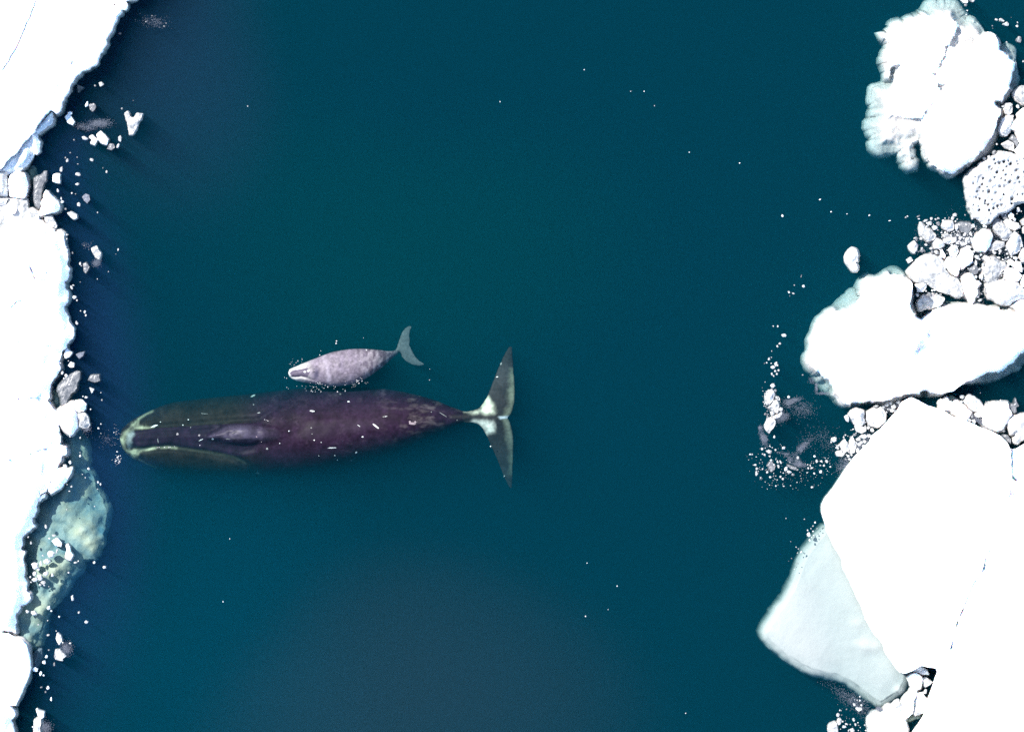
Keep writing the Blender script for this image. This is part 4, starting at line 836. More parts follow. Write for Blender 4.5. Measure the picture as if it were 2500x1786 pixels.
flakes('slush', [('R8', 690, 1230, 120, 55, 30, 2600), ('R8', 760, 1285, 80, 30, 15, 1500), ('R8', 790, 1090, 150, 45, -48, 1700), ('R8', 600, 540, 60, 60, 0, 700), ('R8', 680, 500, 110, 30, -18, 700), ('R8', 325, 950, 40, 90, -15, 1300),
                 ('R8', 285, 830, 24, 30, 0, 250), ('R8', 560, 700, 90, 60, -40, 600), ('R8', 980, 330, 16, 60, 0, 260), ('R8', 930, 240, 50, 40, 0, 260), ('R8', 1070, 405, 90, 14, 0, 260), ('R8', 800, 600, 160, 100, 0, 500), ('R8', 1050, 1000, 250, 200, 0, 500), ('R8', 570, 1150, 80, 20, 10, 400)],
       SLUSH, 'thin grey slush veil curling in the pool beside the drifting ice string')
flakes('slush', [('A', 660, 815, 80, 26, -6, 1500), ('A', 560, 840, 60, 22, 10, 420), ('A', 1010, 145, 90, 40, 8, 420)], SLUSH, 'dark slush streaks afloat off the broad smooth floe')
flakes('slush', [('D', 445, 1060, 40, 45, 0, 1100), ('D', 310, 1590, 50, 40, 0, 900), ('B', 890, 910, 40, 30, -30, 500), ('B', 800, 750, 40, 30, 0, 240), ('C', 1000, 1020, 90, 80, -20, 140), ('C', 800, 940, 40, 40, 0, 400)], SLUSH, 'faint slush dust around the crumbs along the rugged floe')
flakes('slush', [('RE', 560, 1050, 260, 160, 40, 900), ('RE', 960, 1130, 60, 40, 30, 500), ('R5', 700, 1350, 150, 50, 35, 500), ('R4', 850, 760, 60, 90, 40, 700), ('R2', 560, 880, 120, 80, 0, 1500), ('R2', 800, 900, 330, 260, 30, 2600), ('R2', 620, 1250, 260, 200, 30, 1500), ('R2', 300, 900, 160, 140, 20, 500), ('R4', 980, 590, 110, 60, -35, 1200), ('R4', 1230, 300, 90, 40, -30, 900), ('RD', 1000, 780, 260, 60, 32, 900)], SLUSH, 'grey slush filling the gaps around the great flat floe and its crumbs')

# ------------------------------------------------------------------ whales
def skin_mat(name, rough, spec, bump):
    m, t, p = mat_new(name)
    at = t.nodes.new('ShaderNodeAttribute'); at.attribute_name = 'skin'
    tc = t.nodes.new('ShaderNodeTexCoord')
    n = t.nodes.new('ShaderNodeTexNoise'); n.inputs['Scale'].default_value = 9; n.inputs['Detail'].default_value = 6
    mp = t.nodes.new('ShaderNodeMapRange'); mp.inputs['From Min'].default_value = .3; mp.inputs['From Max'].default_value = .7; mp.inputs['To Min'].default_value = .75; mp.inputs['To Max'].default_value = 1.25
    mx = t.nodes.new('ShaderNodeMix'); mx.data_type = 'RGBA'; mx.blend_type = 'MULTIPLY'; mx.inputs['Factor'].default_value = 1
    b = t.nodes.new('ShaderNodeBump'); b.inputs['Strength'].default_value = bump; b.inputs['Distance'].default_value = .03
    lk = t.links.new
    lk(tc.outputs['Object'], n.inputs['Vector']); lk(n.outputs['Fac'], mp.inputs['Value'])
    lk(at.outputs['Color'], mx.inputs[6]); lk(mp.outputs['Result'], mx.inputs[7]); lk(mx.outputs[2], p.inputs['Base Color'])
    lk(n.outputs['Fac'], b.inputs['Height']); lk(b.outputs['Normal'], p.inputs['Normal'])
    p.inputs['Roughness'].default_value = rough
    gm = t.nodes.new('ShaderNodeNewGeometry'); sx = t.nodes.new('ShaderNodeSeparateXYZ')
    wet = t.nodes.new('ShaderNodeMapRange'); wet.inputs['From Min'].default_value = -.02; wet.inputs['From Max'].default_value = .03
    wet.inputs['To Min'].default_value = .03; wet.inputs['To Max'].default_value = spec      # skin under water has next to no gloss
    lk(gm.outputs['Position'], sx.inputs[0]); lk(sx.outputs['Z'], wet.inputs['Value']); lk(wet.outputs['Result'], p.inputs['Specular IOR Level'])
    return m

def smooth_interp(x, xs, ys, k=0):
    """monotone-ish cubic through the survey points"""
    xs, ys = np.asarray(xs, float), np.asarray(ys, float)
    m = np.gradient(ys, xs)
    i = np.clip(np.searchsorted(xs, x) - 1, 0, len(xs) - 2)
    h = xs[i + 1] - xs[i]
    t_ = np.clip((x - xs[i]) / h, 0, 1)
    return (2 * t_**3 - 3 * t_**2 + 1) * ys[i] + (t_**3 - 2 * t_**2 + t_) * h * m[i] + (-2 * t_**3 + 3 * t_**2) * ys[i + 1] + (t_**3 - t_**2) * h * m[i + 1]

def whale(name, up, dn, prof, fluke, ffn, relief, colour, mat, voxel, ns=150, smooth_it=3, roll=0.0):
    """UP/DN: outline of the trunk (metres, nose to tail stock); PROF: x, crest height, half height;
    FLUKE: outline and height function of the tail fin; RELIEF(p): extra height on the upper side; COLOUR(p, z)."""
    x0, x1 = up[0, 0], up[-1, 0]
    s = np.linspace(0, 1, ns)
    xs = x0 + (x1 - x0) * (1 - np.cos(s * math.pi)) / 2 * .35 + (x1 - x0) * s * .65
    yu, yd = smooth_interp(xs, up[:, 0], up[:, 1]), smooth_interp(xs, dn[:, 0], dn[:, 1])
    zt, hh = smooth_interp(xs, prof[:, 0], prof[:, 1]), smooth_interp(xs, prof[:, 0], prof[:, 2])
    c, w = (yu + yd) / 2, np.maximum((yu - yd) / 2, .02)
    nT = 61
    tt = np.sin(np.linspace(-math.pi / 2, math.pi / 2, nT))
    V, rings = [], []
    for i in range(ns):
        y = c[i] + w[i] * tt
        p = np.column_stack([np.full(nT, xs[i]), y])
        prof_t = (1 - np.abs(tt) ** 2.3) ** (1 / 2.0)
        z = zt[i] - hh[i] * (1 - prof_t) * (1 - roll * tt) + relief(p) * sstep(1 - np.abs(tt), 0, .12)
        yb = y[::-1][1:-1]; zb = zt[i] - hh[i] * (1 - roll * tt[::-1][1:-1]) - hh[i] * .9 * np.sqrt(np.maximum(1 - tt[::-1][1:-1] ** 2, 0))
        ring = np.column_stack([np.full(nT * 2 - 2, xs[i]), np.concatenate([y, yb]), np.concatenate([z, zb])])
        rings.append(np.arange(len(ring)) + sum(len(r) for r in V)); V.append(ring)
    n = len(rings[0])
    V = np.vstack(V)
    F = []
    for i in range(ns - 1):
        A, B = rings[i], rings[i + 1]
        for k in range(n):
            j = (k + 1) % n
            F.append((int(A[k]), int(B[k]), int(B[j]), int(A[j])))
    F.append(tuple(int(k) for k in rings[0])); F.append(tuple(int(k) for k in rings[-1][::-1]))
    # tail fin: a lens over its outline
    fo = resample(ccw(fluke), .06)
    lo, hi = fo.min(0), fo.max(0)
    g = np.stack(np.meshgrid(np.arange(lo[0], hi[0], .07), np.arange(lo[1], hi[1], .07)), -1).reshape(-1, 2)
    d = sdist(g, fo); g = g[d > .02]
    allp = np.vstack([fo, g]); nf = len(fo)
    vs, _, fs, *_ = delaunay_2d_cdt([Vector(q) for q in allp.tolist()], [(i, (i + 1) % nf) for i in range(nf)], [], 1, 1e-5)
    v2 = np.array([[q.x, q.y] for q in vs])
    zc, th = ffn(v2, np.maximum(sdist(v2, fo), 0))
    base = len(V)
    V = np.vstack([V, np.column_stack([v2, zc + th]), np.column_stack([v2, zc - th])])
    N2 = len(v2)
    cnt = set()
    for q in fs:
        q = list(q); a = v2[q]
        if (a[1, 0] - a[0, 0]) * (a[2, 1] - a[0, 1]) - (a[2, 0] - a[0, 0]) * (a[1, 1] - a[0, 1]) < 0: q = q[::-1]
        F.append(tuple(base + k for k in q)); F.append(tuple(base + N2 + k for k in q[::-1]))
        for k in range(3): cnt.add((q[k], q[(k + 1) % 3]))
    for i, j in cnt:
        if (j, i) not in cnt: F.append((base + i, base + N2 + i, base + N2 + j, base + j))
    tmp = mesh_obj('trunk', V, F, None, loc=np.zeros(3))
    rm = tmp.modifiers.new('r', 'REMESH'); rm.mode = 'VOXEL'; rm.voxel_size = voxel; rm.use_smooth_shade = True
    sm = tmp.modifiers.new('s', 'SMOOTH'); sm.factor = .5; sm.iterations = smooth_it
    dg = bpy.context.evaluated_depsgraph_get()
    me = bpy.data.meshes.new_from_object(tmp.evaluated_get(dg))
    bpy.data.objects.remove(tmp)
    me.name = name
    co = np.empty(len(me.vertices) * 3); me.vertices.foreach_get('co', co); co = co.reshape(-1, 3)
    org = np.array([(x0 + x1) / 2, c.mean(), -.8])
    col = colour(co[:, :2], co[:, 2])
    ca = me.color_attributes.new('skin', 'FLOAT_COLOR', 'POINT')
    ca.data.foreach_set('color', np.column_stack([np.clip(col, 0, 1), np.ones(len(co))]).ravel())
    bvh = BVHTree.FromPolygons(co.tolist(), [tuple(p.vertices) for p in me.polygons])
    me.vertices.foreach_set('co', (co - org).ravel())
    me.materials.clear(); me.materials.append(mat)
    me.polygons.foreach_set('use_smooth', [True] * len(me.polygons))
    me.update()
    o = bpy.data.objects.new(name, me); o.location = org
    COL.objects.link(o)
    return o, bvh

def on_skin(bvh, xy):
    h = bvh.ray_cast(Vector((xy[0], xy[1], 5)), Vector((0, 0, -1)))
    return h[0].z if h[0] is not None else -.3

def mark(parent, bvh, v, x, y, w, h, ang, mat, name, seed, lift=.008, n=14, irr=.18):
    """a thin raised patch that follows the skin"""
    p = ccw(resample(blob(v, x, y, w, h, ang, seed, n, irr), .02))
    c = p.mean(0)
    V, F = [], []
    m = len(p)
    for k, dz in ((1.0, -.012), (1.0, lift * .5), (.6, lift)):
        for q in p:
            r = c + (q - c) * k
            V.append((r[0], r[1], on_skin(bvh, r) + dz))
    V.append((c[0], c[1], on_skin(bvh, c) + lift)); V.append((c[0], c[1], on_skin(bvh, c) - .02))
    for r in range(2):
        for i in range(m):
            j = (i + 1) % m
            F.append((r * m + i, r * m + j, (r + 1) * m + j, (r + 1) * m + i))
    for i in range(m):
        j = (i + 1) % m
        F.append((2 * m + i, 2 * m + j, 3 * m)); F.append((j, i, 3 * m + 1))
    return mesh_obj(name, V, F, mat, parent)

# --- mother
m_up = W('M', [(44, 550), (50, 520), (70, 492), (105, 460), (180, 420), (300, 370), (450, 346), (640, 326), (780, 312), (900, 298), (1050, 284), (1250, 278), (1450, 284), (1600, 306), (1750, 345), (1880, 395), (1950, 418), (2010, 432)])
m_dn = W('M', [(44, 562), (50, 592), (70, 630), (110, 668), (180, 702), (300, 742), (450, 762), (640, 772), (780, 774), (900, 771), (1050, 760), (1250, 724), (1450, 664), (1600, 606), (1750, 540), (1880, 484), (1950, 462), (2010, 452)])
xp = lambda v, x: (VIEWS[v][0] + x / VIEWS[v][2] - 1250) * PX
m_prof = np.array([(xp('M', x), z, h) for x, z, h in [(44, -.75, .15), (80, -.55, .6), (150, -.42, .95), (300, -.36, 1.35), (480, -.34, 1.6), (650, -.28, 1.75), (830, -.12, 1.85), (1000, -.01, 1.85), (1200, .02, 1.85), (1400, .0, 1.65), (1600, -.02, 1.25), (1750, -.12, .85), (1880, -.22, .45), (2010, -.36, .16)]])
lipU = W('M', [(112, 510), (180, 502), (260, 490), (400, 482), (560, 470), (700, 460), (800, 455), (880, 410), (960, 350), (1040, 290)])
lipD = W('M', [(112, 606), (150, 624), (220, 612), (300, 604), (400, 614), (500, 628), (600, 648), (690, 672), (750, 700), (800, 745)])
mound = W('M', [(520, 548), (556, 518), (600, 496), (650, 477), (720, 476), (800, 480), (900, 495), (1000, 540), (900, 575), (800, 588), (740, 588), (690, 592), (625, 585), (570, 570), (530, 558)])
rost = W('M', [(100, 560), (112, 520), (260, 500), (400, 492), (560, 482), (700, 475), (820, 470), (840, 560), (800, 640), (700, 660), (600, 636), (500, 616), (400, 604), (300, 594), (220, 602), (120, 600)])
m_ridge = W('M', [(120, 556), (300, 550), (500, 545), (560, 545)])
def m_relief(p):
    z = np.zeros(len(p))
    far = sstep(p[:, 0], xp('M', 1050), xp('M', 820))
    dU, dD = linedist(p, lipU), linedist(p, lipD)
    z -= .11 * np.exp(-(dU / .12) ** 2) * far + .20 * np.exp(-(dD / .13) ** 2) * sstep(p[:, 0], xp('M', 900), xp('M', 760))
    # lips swell outside the seam, the palate sinks inside
    sr = sdist(p, rost)
    z -= .12 * sstep(sr, 0, .25) * far
    z += .10 * np.exp(-(linedist(p, m_ridge) / .22) ** 2)
    sm_ = sdist(p, mound)
    z += .62 * sstep(sm_, -.06, .26) * sstep(p[:, 0], xp('M', 990), xp('M', 720))
    slit = W('M', [(640, 522), (665, 534), (688, 520), (684, 505)])
    slit2 = W('M', [(640, 528), (655, 555), (690, 548), (690, 562)])
    for sl in (slit, slit2): z -= .05 * np.exp(-(linedist(p, sl) / .045) ** 2)
    z += .02 * fbm(p[:, 0], p[:, 1], 1.5, 4, 6)
    return z
chin = W('H', [(98, 690), (125, 635), (165, 585), (240, 510), (335, 458), (325, 520), (300, 560), (340, 573), (470, 566), (360, 590), (270, 598), (215, 640), (190, 700), (185, 760), (210, 830), (290, 850), (370, 850), (370, 880), (350, 915), (340, 957), (280, 945), (180, 880), (110, 800)])
chin2 = W('H', [(205, 640), (275, 610), (300, 650), (270, 720), (265, 790), (240, 840), (195, 830), (180, 760), (185, 700)])
liplineD = W('H', [(280, 852), (440, 845), (520, 825), (600, 816), (720, 814), (800, 822)])
liplineD2 = W('H', [(780, 818), (1000, 850), (1300, 890), (1500, 930), (1650, 1010)])
liplineU = W('H', [(290, 575), (420, 578), (520, 570)])
edgeL = W('H', [(330, 470), (420, 408), (500, 372)])
edgeL2 = W('H', [(330, 970), (440, 1030), (550, 1080)])
fl = W('F', [(55, 748), (150, 728), (215, 708), (258, 650), (300, 580), (340, 470), (380, 370), (410, 290), (450, 200), (490, 120), (520, 70), (545, 55), (562, 80), (567, 200), (577, 350), (587, 470), (590, 560), (580, 660), (562, 740), (540, 785), (505, 808),
             (525, 832), (545, 880), (565, 960), (575, 1050), (572, 1150), (567, 1300), (567, 1450), (562, 1540), (545, 1562), (520, 1530), (490, 1470), (450, 1380), (410, 1270), (370, 1180), (330, 1090), (290, 1000), (240, 910), (200, 878), (150, 862), (78, 864), (0, 850), (-60, 810), (0, 760)])
wU = W('F', [(55, 748), (150, 728), (215, 706), (258, 645), (300, 580), (345, 620), (380, 690), (400, 770), (300, 785), (150, 775), (70, 755)])
wD = W('F', [(78, 864), (150, 862), (200, 880), (240, 912), (285, 1000), (330, 980), (375, 960), (385, 870), (370, 830), (250, 828), (160, 825), (100, 850)])
ridgeF = W('F', [(-60, 800), (100, 800), (250, 802), (400, 806)])
paleU = W('F', [(500, 805), (545, 780), (565, 735), (582, 650), (592, 540), (585, 460), (575, 300), (540, 300), (535, 480), (520, 620), (520, 700), (470, 780), (420, 800)])
paleD = W('F', [(525, 830), (550, 890), (570, 990), (577, 1060), (570, 1200), (565, 1420), (540, 1400), (530, 1150), (500, 980), (480, 850), (450, 825)])
notch = W('F', [(400, 795), (505, 790), (540, 785), (520, 815), (430, 825)])
def m_ffn(p, d):
    t_ = (p[:, 1] - W('F', [(300, 806)])[0, 1])
    z = -.44 - .075 * np.abs(t_) ** 1.6 - .16 * np.maximum(-t_, 0)
    return z, .03 + .10 * np.sqrt(np.clip(d / .5, 0, 1)) * np.clip(1.1 - np.abs(t_) / 3.2, .3, 1)
def m_col(p, z):
    n = fbm(p[:, 0], p[:, 1], 1.2, 5, 8)
    n2 = fbm(p[:, 0] * .5, p[:, 1] * 3.0, 2.2, 4, 9)
    c = np.array([.0080, .0040, .0096])[None] * (1 + .30 * n + .16 * n2)[:, None]
    # greenish algae-brown jaw, purple black back
    jaw = sstep(p[:, 0], xp('M', 900), xp('M', 620)) * (sdist(p, rost) < 0)
    c = c * (1 - jaw[:, None] * .9) + np.array([.0098, .0082, .0058])[None] * jaw[:, None] * .9 * (1 + .3 * n)[:, None]
    mk = sstep(sdist(p, mound), -.03, .12) * sstep(p[:, 0], xp('M', 960), xp('M', 700))  # lilac sheen of sky on the wet mound, put into the skin colour
    c = c * (1 - mk[:, None]) + np.array([.0185, .0165, .0275])[None] * mk[:, None] * (1 + .25 * n)[:, None]
    # pale scratched streaks over the tail stock
    st = np.clip(fbm(p[:, 0] * 1.3, p[:, 1] * 4, 2.0, 5, 12) * 1.6 - .25, 0, 1) * sstep(p[:, 0], xp('M', 1350), xp('M', 1750)) * sstep(p[:, 0], xp('M', 2050), xp('M', 1850))
    c = c + st[:, None] * np.array([.024, .021, .018])[None]
    sh = np.clip(fbm(p[:, 0] * 2, p[:, 1] * 2, 1.6, 5, 15) * 1.5 - .45, 0, 1) * sstep(p[:, 1], W('M', [(0, 400)])[0, 1], W('M', [(0, 300)])[0, 1]) * sstep(p[:, 0], xp('M', 780), xp('M', 900))
    c = c + sh[:, None] * np.array([.015, .012, .014])[None]
    wr = np.exp(-(np.abs(fbm(p[:, 0] * .9 + p[:, 1] * .6, p[:, 1] * 2.6, 2.4, 5, 41)) / .06) ** 2) * sstep(p[:, 0], xp('M', 700), xp('M', 900)) * sstep(p[:, 0], xp('M', 2000), xp('M', 1850))
    c = c + wr[:, None] * np.array([.0085, .0065, .0075])[None] * np.clip(.3 + fbm(p[:, 0], p[:, 1], .8, 3, 43), 0, 1)[:, None]
    c = c * (1 + .35 * fbm(p[:, 0], p[:, 1], 5.0, 3, 44))[:, None]
    def white(c, mask, w=(.28, .29, .19)):
        mask = np.clip(mask, 0, 1)[:, None]
        return c * (1 - mask) + np.array(w)[None] * mask
    nz = .06 * fbm(p[:, 0], p[:, 1], 4, 3, 3)
    c = white(c, sstep(sdist(p, chin) + nz * 2.2, -.08, .24) * np.clip(.75 + .55 * fbm(p[:, 0], p[:, 1], 2.6, 4, 33), .15, 1))
    c = white(c, sstep(sdist(p, chin2) + nz, -.05, .10) * .45, (.22, .26, .25))
    c = white(c, np.exp(-(linedist(p, liplineD) / .055) ** 2) * np.clip(.6 + .5 * fbm(p[:, 0], p[:, 1], 3.0, 3, 61), .1, 1))
    c = white(c, np.exp(-(linedist(p, liplineD2) / .05) ** 2) * .06)
    c = white(c, np.exp(-(linedist(p, liplineU) / .035) ** 2) * .35)
    c = white(c, np.exp(-(linedist(p, edgeL) / .05) ** 2) * .5)
    c = white(c, np.exp(-(linedist(p, edgeL2) / .04) ** 2) * .35)
    tail = p[:, 0] > xp('F', 40)
    c = np.where(tail[:, None], np.array([.015, .0145, .015])[None] * (1 + .5 * n)[:, None], c)
    c = white(c, tail * sstep(sdist(p, wU) + nz * 1.5, -.10, .30) * .95, (.40, .41, .31))
    c = white(c, tail * sstep(sdist(p, wD) + nz * 1.5, -.10, .30) * .9, (.36, .37, .32))
    c = white(c, tail * sstep(sdist(p, paleU) + nz, -.16, .16) * .24, (.26, .30, .20))
    c = white(c, tail * sstep(sdist(p, paleD) + nz, -.16, .16) * .24, (.24, .28, .20))
    c = white(c, tail * sstep(sdist(p, notch), -.03, .05) * .6, (.34, .40, .42))
    rd = np.exp(-(linedist(p, ridgeF) / .07) ** 2)[:, None]
    c = c * (1 - rd * .9) + np.array([.014, .012, .012])[None] * rd * .9
    return c
MSKIN = skin_mat('dark_whale_skin', .5, .13, .15)
CSKIN = skin_mat('pale_calf_skin', .5, .12, .35)
MARK = ice_mat('white_scar_and_glint', (.26, .27, .25), (.60, .61, .58), .5, 8, .1)
MARKD = ice_mat('faded_scar', (.07, .07, .065), (.20, .20, .19), .5, 8, .1)
MARK2 = ice_mat('pink_scar', (.11, .08, .09), (.2, .16, .16), .5, 20, .2)
DARK, _t, _p = mat_new('dark_slit'); _p.inputs['Base Color'].default_value = (.01, .009, .012, 1); _p.inputs['Roughness'].default_value = .5

mother, mb = whale('bowhead_whale', m_up, m_dn, m_prof, fl, m_ffn, m_relief, m_col, MSKIN, .045, roll=.16)
tag(mother, 'huge dark bowhead whale with a white chin and scarred back, swimming beside its pale calf', 'whale')
scars = [('M', 770, 325, 30, 10, -20), ('M', 775, 373, 10, 6, 0), ('M', 805, 417, 22, 6, -8), ('M', 234, 490, 48, 12, -17), ('M', 1098, 408, 32, 9, 0), ('M', 1293, 356, 15, 9, 0), ('M', 1248, 315, 11, 10, 0), ('M', 1484, 439, 9, 8, 0), ('M', 1497, 437, 20, 4, -4), ('M', 1443, 490, 48, 9, 42),
         ('M', 1350, 487, 22, 4, 30), ('M', 1810, 428, 54, 5, 25), ('M', 1745, 413, 9, 8, 0), ('M', 1205, 608, 52, 7, 0), ('M', 1335, 634, 14, 10, -25), ('M', 1371, 548, 12, 9, 0), ('M', 1092, 499, 9, 9, 0), ('M', 1097, 532, 9, 8, 0), ('M', 1108, 566, 8, 8, 0), ('M', 972, 517, 8, 8, 0),
         ('M', 920, 584, 7, 7, 0), ('M', 851, 613, 13, 13, 0), ('M', 1307, 676, 9, 9, 0), ('M', 1219, 650, 8, 7, 0), ('M', 1132, 652, 6, 6, 0), ('M', 555, 560, 15, 12, 0), ('M', 793, 748, 26, 9, 18), ('M', 255, 568, 5, 36, 0), ('M', 268, 468, 8, 7, 0), ('M', 420, 455, 10, 5, 0), ('M', 390, 484, 7, 8, 0), ('M', 433, 497, 7, 9, 0),
         ('M', 2124, 150, 9, 20, 20), ('M', 2103, 222, 16, 6, -10), ('M', 2067, 600, 8, 9, 0), ('M', 2142, 763, 9, 9, 0), ('M', 1885, 458, 8, 10, 0), ('M', 505, 422, 48, 3, -3), ('M', 490, 565, 30, 4, -25), ('M', 1146, 578, 6, 6, 0), ('M', 1232, 675, 5, 5, 0), ('M', 640, 560, 30, 7, 12)]
for k, sc in enumerate(scars):
    mark(mother, mb, sc[0], sc[1], sc[2], sc[3] * .85, sc[4] * .78, sc[5] + 8 * math.sin(k * 5.3), MARK if k % 5 in (0, 3, 4) else MARKD, 'scar', k)
for k, sc in enumerate([('M', 1640, 476, 36, 14, 10), ('M', 1628, 466, 12, 10, 0), ('M', 1658, 468, 10, 12, 0), ('M', 362, 533, 10, 14, 20), ('M', 480, 540, 14, 12, 0), ('M', 795, 547, 8, 8, 0)]):
    tag(mark(mother, mb, *sc, MARK2, 'scar', 60 + k, irr=.3), 'small rough pinkish scar')
mark(mother, mb, 'M', 672, 524, 30, 5, -25, DARK, 'blowhole', 81, lift=.006)
mark(mother, mb, 'M', 668, 556, 30, 5, 25, DARK, 'blowhole', 82, lift=.006)

# --- calf
c_up = W('K', [(142, 770), (150, 742), (180, 715), (235, 690), (330, 648), (450, 598), (560, 556), (660, 516), (800, 470), (930, 446), (1050, 430), (1160, 424), (1280, 428), (1400, 436), (1500, 446), (1580, 458), (1660, 456), (1740, 438)])
c_dn = W('K', [(142, 790), (150, 815), (180, 852), (235, 882), (330, 908), (450, 930), (560, 945), (660, 958), (800, 972), (930, 966), (1050, 945), (1160, 912), (1280, 855), (1400, 775), (1500, 704), (1580, 634), (1660, 562), (1740, 498)])
c_prof = np.array([(xp('K', x), z, h) for x, z, h in [(142, -.12, .06), (180, -.02, .22), (300, .05, .34), (480, .14, .45), (700, .20, .55), (950, .24, .60), (1200, .20, .55), (1400, .06, .42), (1560, -.25, .25), (1740, -.72, .10)]])
c_lipU = W('K', [(180, 775), (220, 745), (330, 722), (420, 700), (540, 640)])
c_lipD = W('K', [(190, 838), (250, 838), (330, 828), (420, 850), (520, 885)])
c_rost = W('K', [(160, 780), (195, 745), (260, 730), (340, 722), (420, 700), (470, 760), (420, 845), (330, 830), (250, 840), (195, 835)])
def c_relief(p):
    far = sstep(p[:, 0], xp('K', 700), xp('K', 450))
    z = -.07 * np.exp(-(linedist(p, c_lipD) / .045) ** 2) * far - .05 * np.exp(-(linedist(p, c_lipU) / .05) ** 2) * far
    z += .06 * np.exp(-(((p - W('K', [(500, 745)])[0]) ** 2).sum(1)) / .04)
    z += .018 * fbm(p[:, 0], p[:, 1], 4, 4, 3)
    z -= .02 * np.exp(-(linedist(p, W('K', [(560, 700), (590, 760), (570, 860)])) / .06) ** 2)
    return z
c_fl = W('K', [(1690, 452), (1720, 420), (1740, 350), (1760, 290), (1800, 180), (1845, 125), (1885, 95), (1915, 88), (1943, 102), (1920, 150), (1905, 230), (1915, 300), (1905, 370), (1940, 440), (1980, 520), (2050, 600), (2120, 640), (2128, 660), (2050, 676), (1960, 660), (1860, 610), (1800, 545), (1765, 485), (1700, 475)])
def c_ffn(p, d):
    t_ = p[:, 1] - W('K', [(1800, 440)])[0, 1]
    return -.95 - .14 * np.abs(t_), .018 + .03 * np.sqrt(np.clip(d / .2, 0, 1))
c_band = W('K', [(640, 530), (690, 640), (715, 720), (730, 820), (735, 900), (760, 950)])
def c_col(p, z):
    n = fbm(p[:, 0], p[:, 1], 3.0, 5, 18)
    n2 = fbm(p[:, 0] * 2.4, p[:, 1] * 1.2, 4.0, 5, 19)
    c = np.array([.080, .067, .084])[None] * (1 + .20 * n)[:, None]
    k = sstep(p[:, 0], xp('K', 1050), xp('K', 1450))
    mott = sstep(n2, -.25, .35)
    c = c * (1 - .35 * k * (1 - mott))[:, None] + (np.array([.040, .040, .034])[None] * (mott * (.25 + .75 * k))[:, None])
    wr = np.exp(-(np.abs(fbm(p[:, 0] * 1.2, p[:, 1] * 2.2, 2.6, 4, 25)) / .07) ** 2) * sstep(p[:, 0], xp('K', 640), xp('K', 800))
    c = c * (1 - .28 * wr)[:, None] * (1 + .22 * fbm(p[:, 0], p[:, 1], 9.0, 3, 51))[:, None]
    def mix(c, m, w):
        m = np.clip(m, 0, 1)[:, None]
        return c * (1 - m) + np.array(w)[None] * m
    c = mix(c, np.exp(-(linedist(p, c_band) / .10) ** 2) * (.55 + .3 * n), (.17, .15, .175))
    head = sstep(p[:, 0], xp('K', 640), xp('K', 400))
    rim = head * (sdist(p, c_rost) < 0) * sstep(p[:, 0], xp('K', 560), xp('K', 260))
    c = mix(c, rim * .9, (.27, .265, .25))
    c = mix(c, sstep(sdist(p, c_rost), -.01, .04) * .85, (.036, .030, .046))
    c = mix(c, np.exp(-(((p - W('K', [(555, 800)])[0]) / [.10, .22]) ** 2).sum(1)) * .7, (.030, .028, .050))
    c = mix(c, np.exp(-(linedist(p, W('K', [(290, 870), (380, 890), (470, 910)])) / .07) ** 2) * .5, (.030, .030, .050))
    c = mix(c, sstep(p[:, 0], xp('K', 1640), xp('K', 1760)) * .9, (.06, .064, .066))
    return c
calf, cb = whale('bowhead_whale', c_up, c_dn, c_prof, c_fl, c_ffn, c_relief, c_col, CSKIN, .022, ns=110, smooth_it=2, roll=.2)
tag(calf, 'pale lavender grey whale calf with a white rimmed snout, alongside the huge dark whale', 'whale')
for k, (x, y, w, h, a) in enumerate([(518, 722, 40, 9, -28), (520, 757, 34, 8, 25)]):
    mark(calf, cb, 'K', x, y, w, h, a, DARK, 'blowhole', 90 + k, lift=.005)
for k, (x, y, w, h, a) in enumerate([(385, 762, 36, 26, 10), (441, 746, 40, 24, -15), (1283, 443, 18, 14, 0)]):  # the first two are wet glints, painted as white marks
    mark(calf, cb, 'K', x, y, w, h, a, MARK, 'white_spot', 95 + k, lift=.008)

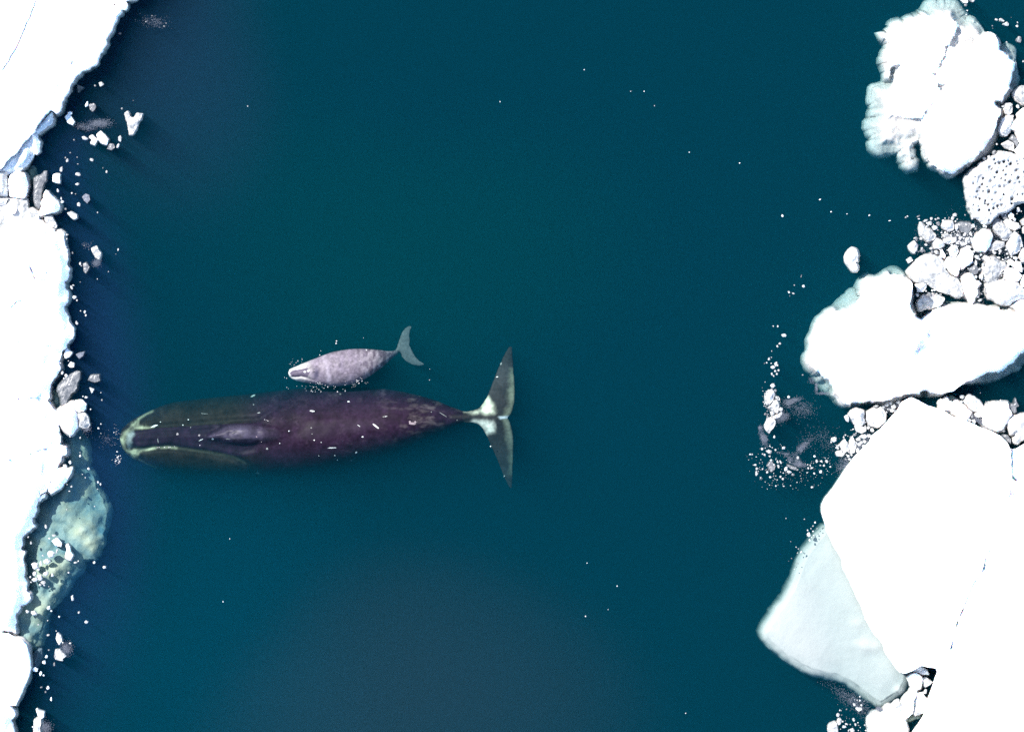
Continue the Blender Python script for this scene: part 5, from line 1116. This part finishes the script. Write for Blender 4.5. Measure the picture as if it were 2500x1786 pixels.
# --- foam beads and drops on the water round the whales
def beads(name, v, rows, label):
    V, F = [], []
    rs = np.random.RandomState(len(rows))
    for x, y, d in rows:
        c = W(v, [(x, y)])[0]; r = L(v, d) / 2
        i = len(V)
        for k in range(6):
            V.append((c[0] + r * math.cos(k * 1.047), c[1] + r * math.sin(k * 1.047), .012 + rs.rand() * .004))
        V.append((c[0], c[1], .012 + r)); V.append((c[0], c[1], .01 - r * .6))
        for k in range(6):
            F += [(i + k, i + (k + 1) % 6, i + 6), (i + (k + 1) % 6, i + k, i + 7)]
    return tag(mesh_obj(name, V, F, WHITE), label, 'foam', kind='stuff')
rows = [(848, 313, 22), (842, 348, 24), (603, 518, 14), (618, 455, 10), (345, 582, 12), (283, 605, 12), (258, 628, 12), (170, 648, 11), (185, 620, 8), (235, 660, 8), (118, 856, 12), (87, 845, 10), (865, 865, 26), (872, 880, 18), (858, 875, 16), (575, 925, 16), (605, 920, 18), (610, 942, 12), (590, 940, 12),
        (1140, 885, 16), (1160, 898, 16), (1195, 848, 10), (1220, 895, 18), (1218, 862, 12), (1176, 928, 18), (1142, 912, 12), (720, 982, 22), (512, 985, 16), (828, 980, 12), (862, 1052, 18), (975, 1042, 16), (972, 952, 12), (1095, 955, 9), (1078, 945, 9), (1120, 970, 9), (2203, 882, 12), (2208, 720, 8), (1240, 268, 8), (120, 990, 10), (145, 1008, 8), (268, 970, 8),
        (480, 1040, 14), (620, 1050, 14), (590, 1020, 14), (500, 1050, 12), (940, 1015, 8), (560, 905, 10)]
rows += [(rnd.gauss(600, 120), rnd.gauss(985, 45), rnd.uniform(5, 10)) for _ in range(26)]
rows += [(rnd.gauss(1130, 70), rnd.gauss(930, 40), rnd.uniform(4, 9)) for _ in range(16)]
rows += [(rnd.gauss(250, 70), rnd.gauss(630, 40), rnd.uniform(4, 8)) for _ in range(14)]
rows += [(rnd.uniform(780, 1020), 905 - (rnd.random() * 60), rnd.uniform(5, 9)) for _ in range(25)]
# water drops thrown from the near rim of the calf (beads above water only)
foam = beads('foam', 'K', rows, 'white foam beads on the water between calf and mother')
rows = [(90, 940, 26), (100, 925, 14), (65, 985, 20), (80, 870, 20), (42, 632, 14), (120, 920, 14), (110, 990, 18), (95, 965, 14), (130, 950, 10), (60, 960, 8), (20, 970, 8), (105, 1010, 10), (75, 620, 8)]
rows += [(rnd.gauss(100, 22), rnd.gauss(965, 32), rnd.uniform(4, 9)) for _ in range(30)]
rows += [(rnd.gauss(60, 25), rnd.gauss(650, 60), rnd.uniform(3, 6)) for _ in range(25)]
rows += [(x, y, d) for x, y, d in [(1740, 600, 18), (1755, 590, 14), (1690, 600, 8), (1805, 590, 10), (1775, 600, 12), (1740, 610, 14), (1900, 475, 14), (1940, 490, 14), (1920, 482, 10), (2200, 615, 18), (2083, 770, 12), (1860, 748, 8), (1100, 790, 12), (600, 815, 14), (575, 818, 12), (665, 815, 14), (735, 812, 12), (790, 806, 9), (718, 818, 14)]]
beads('foam', 'H', rows, 'scattered bubbles and drops round the head of the huge whale')
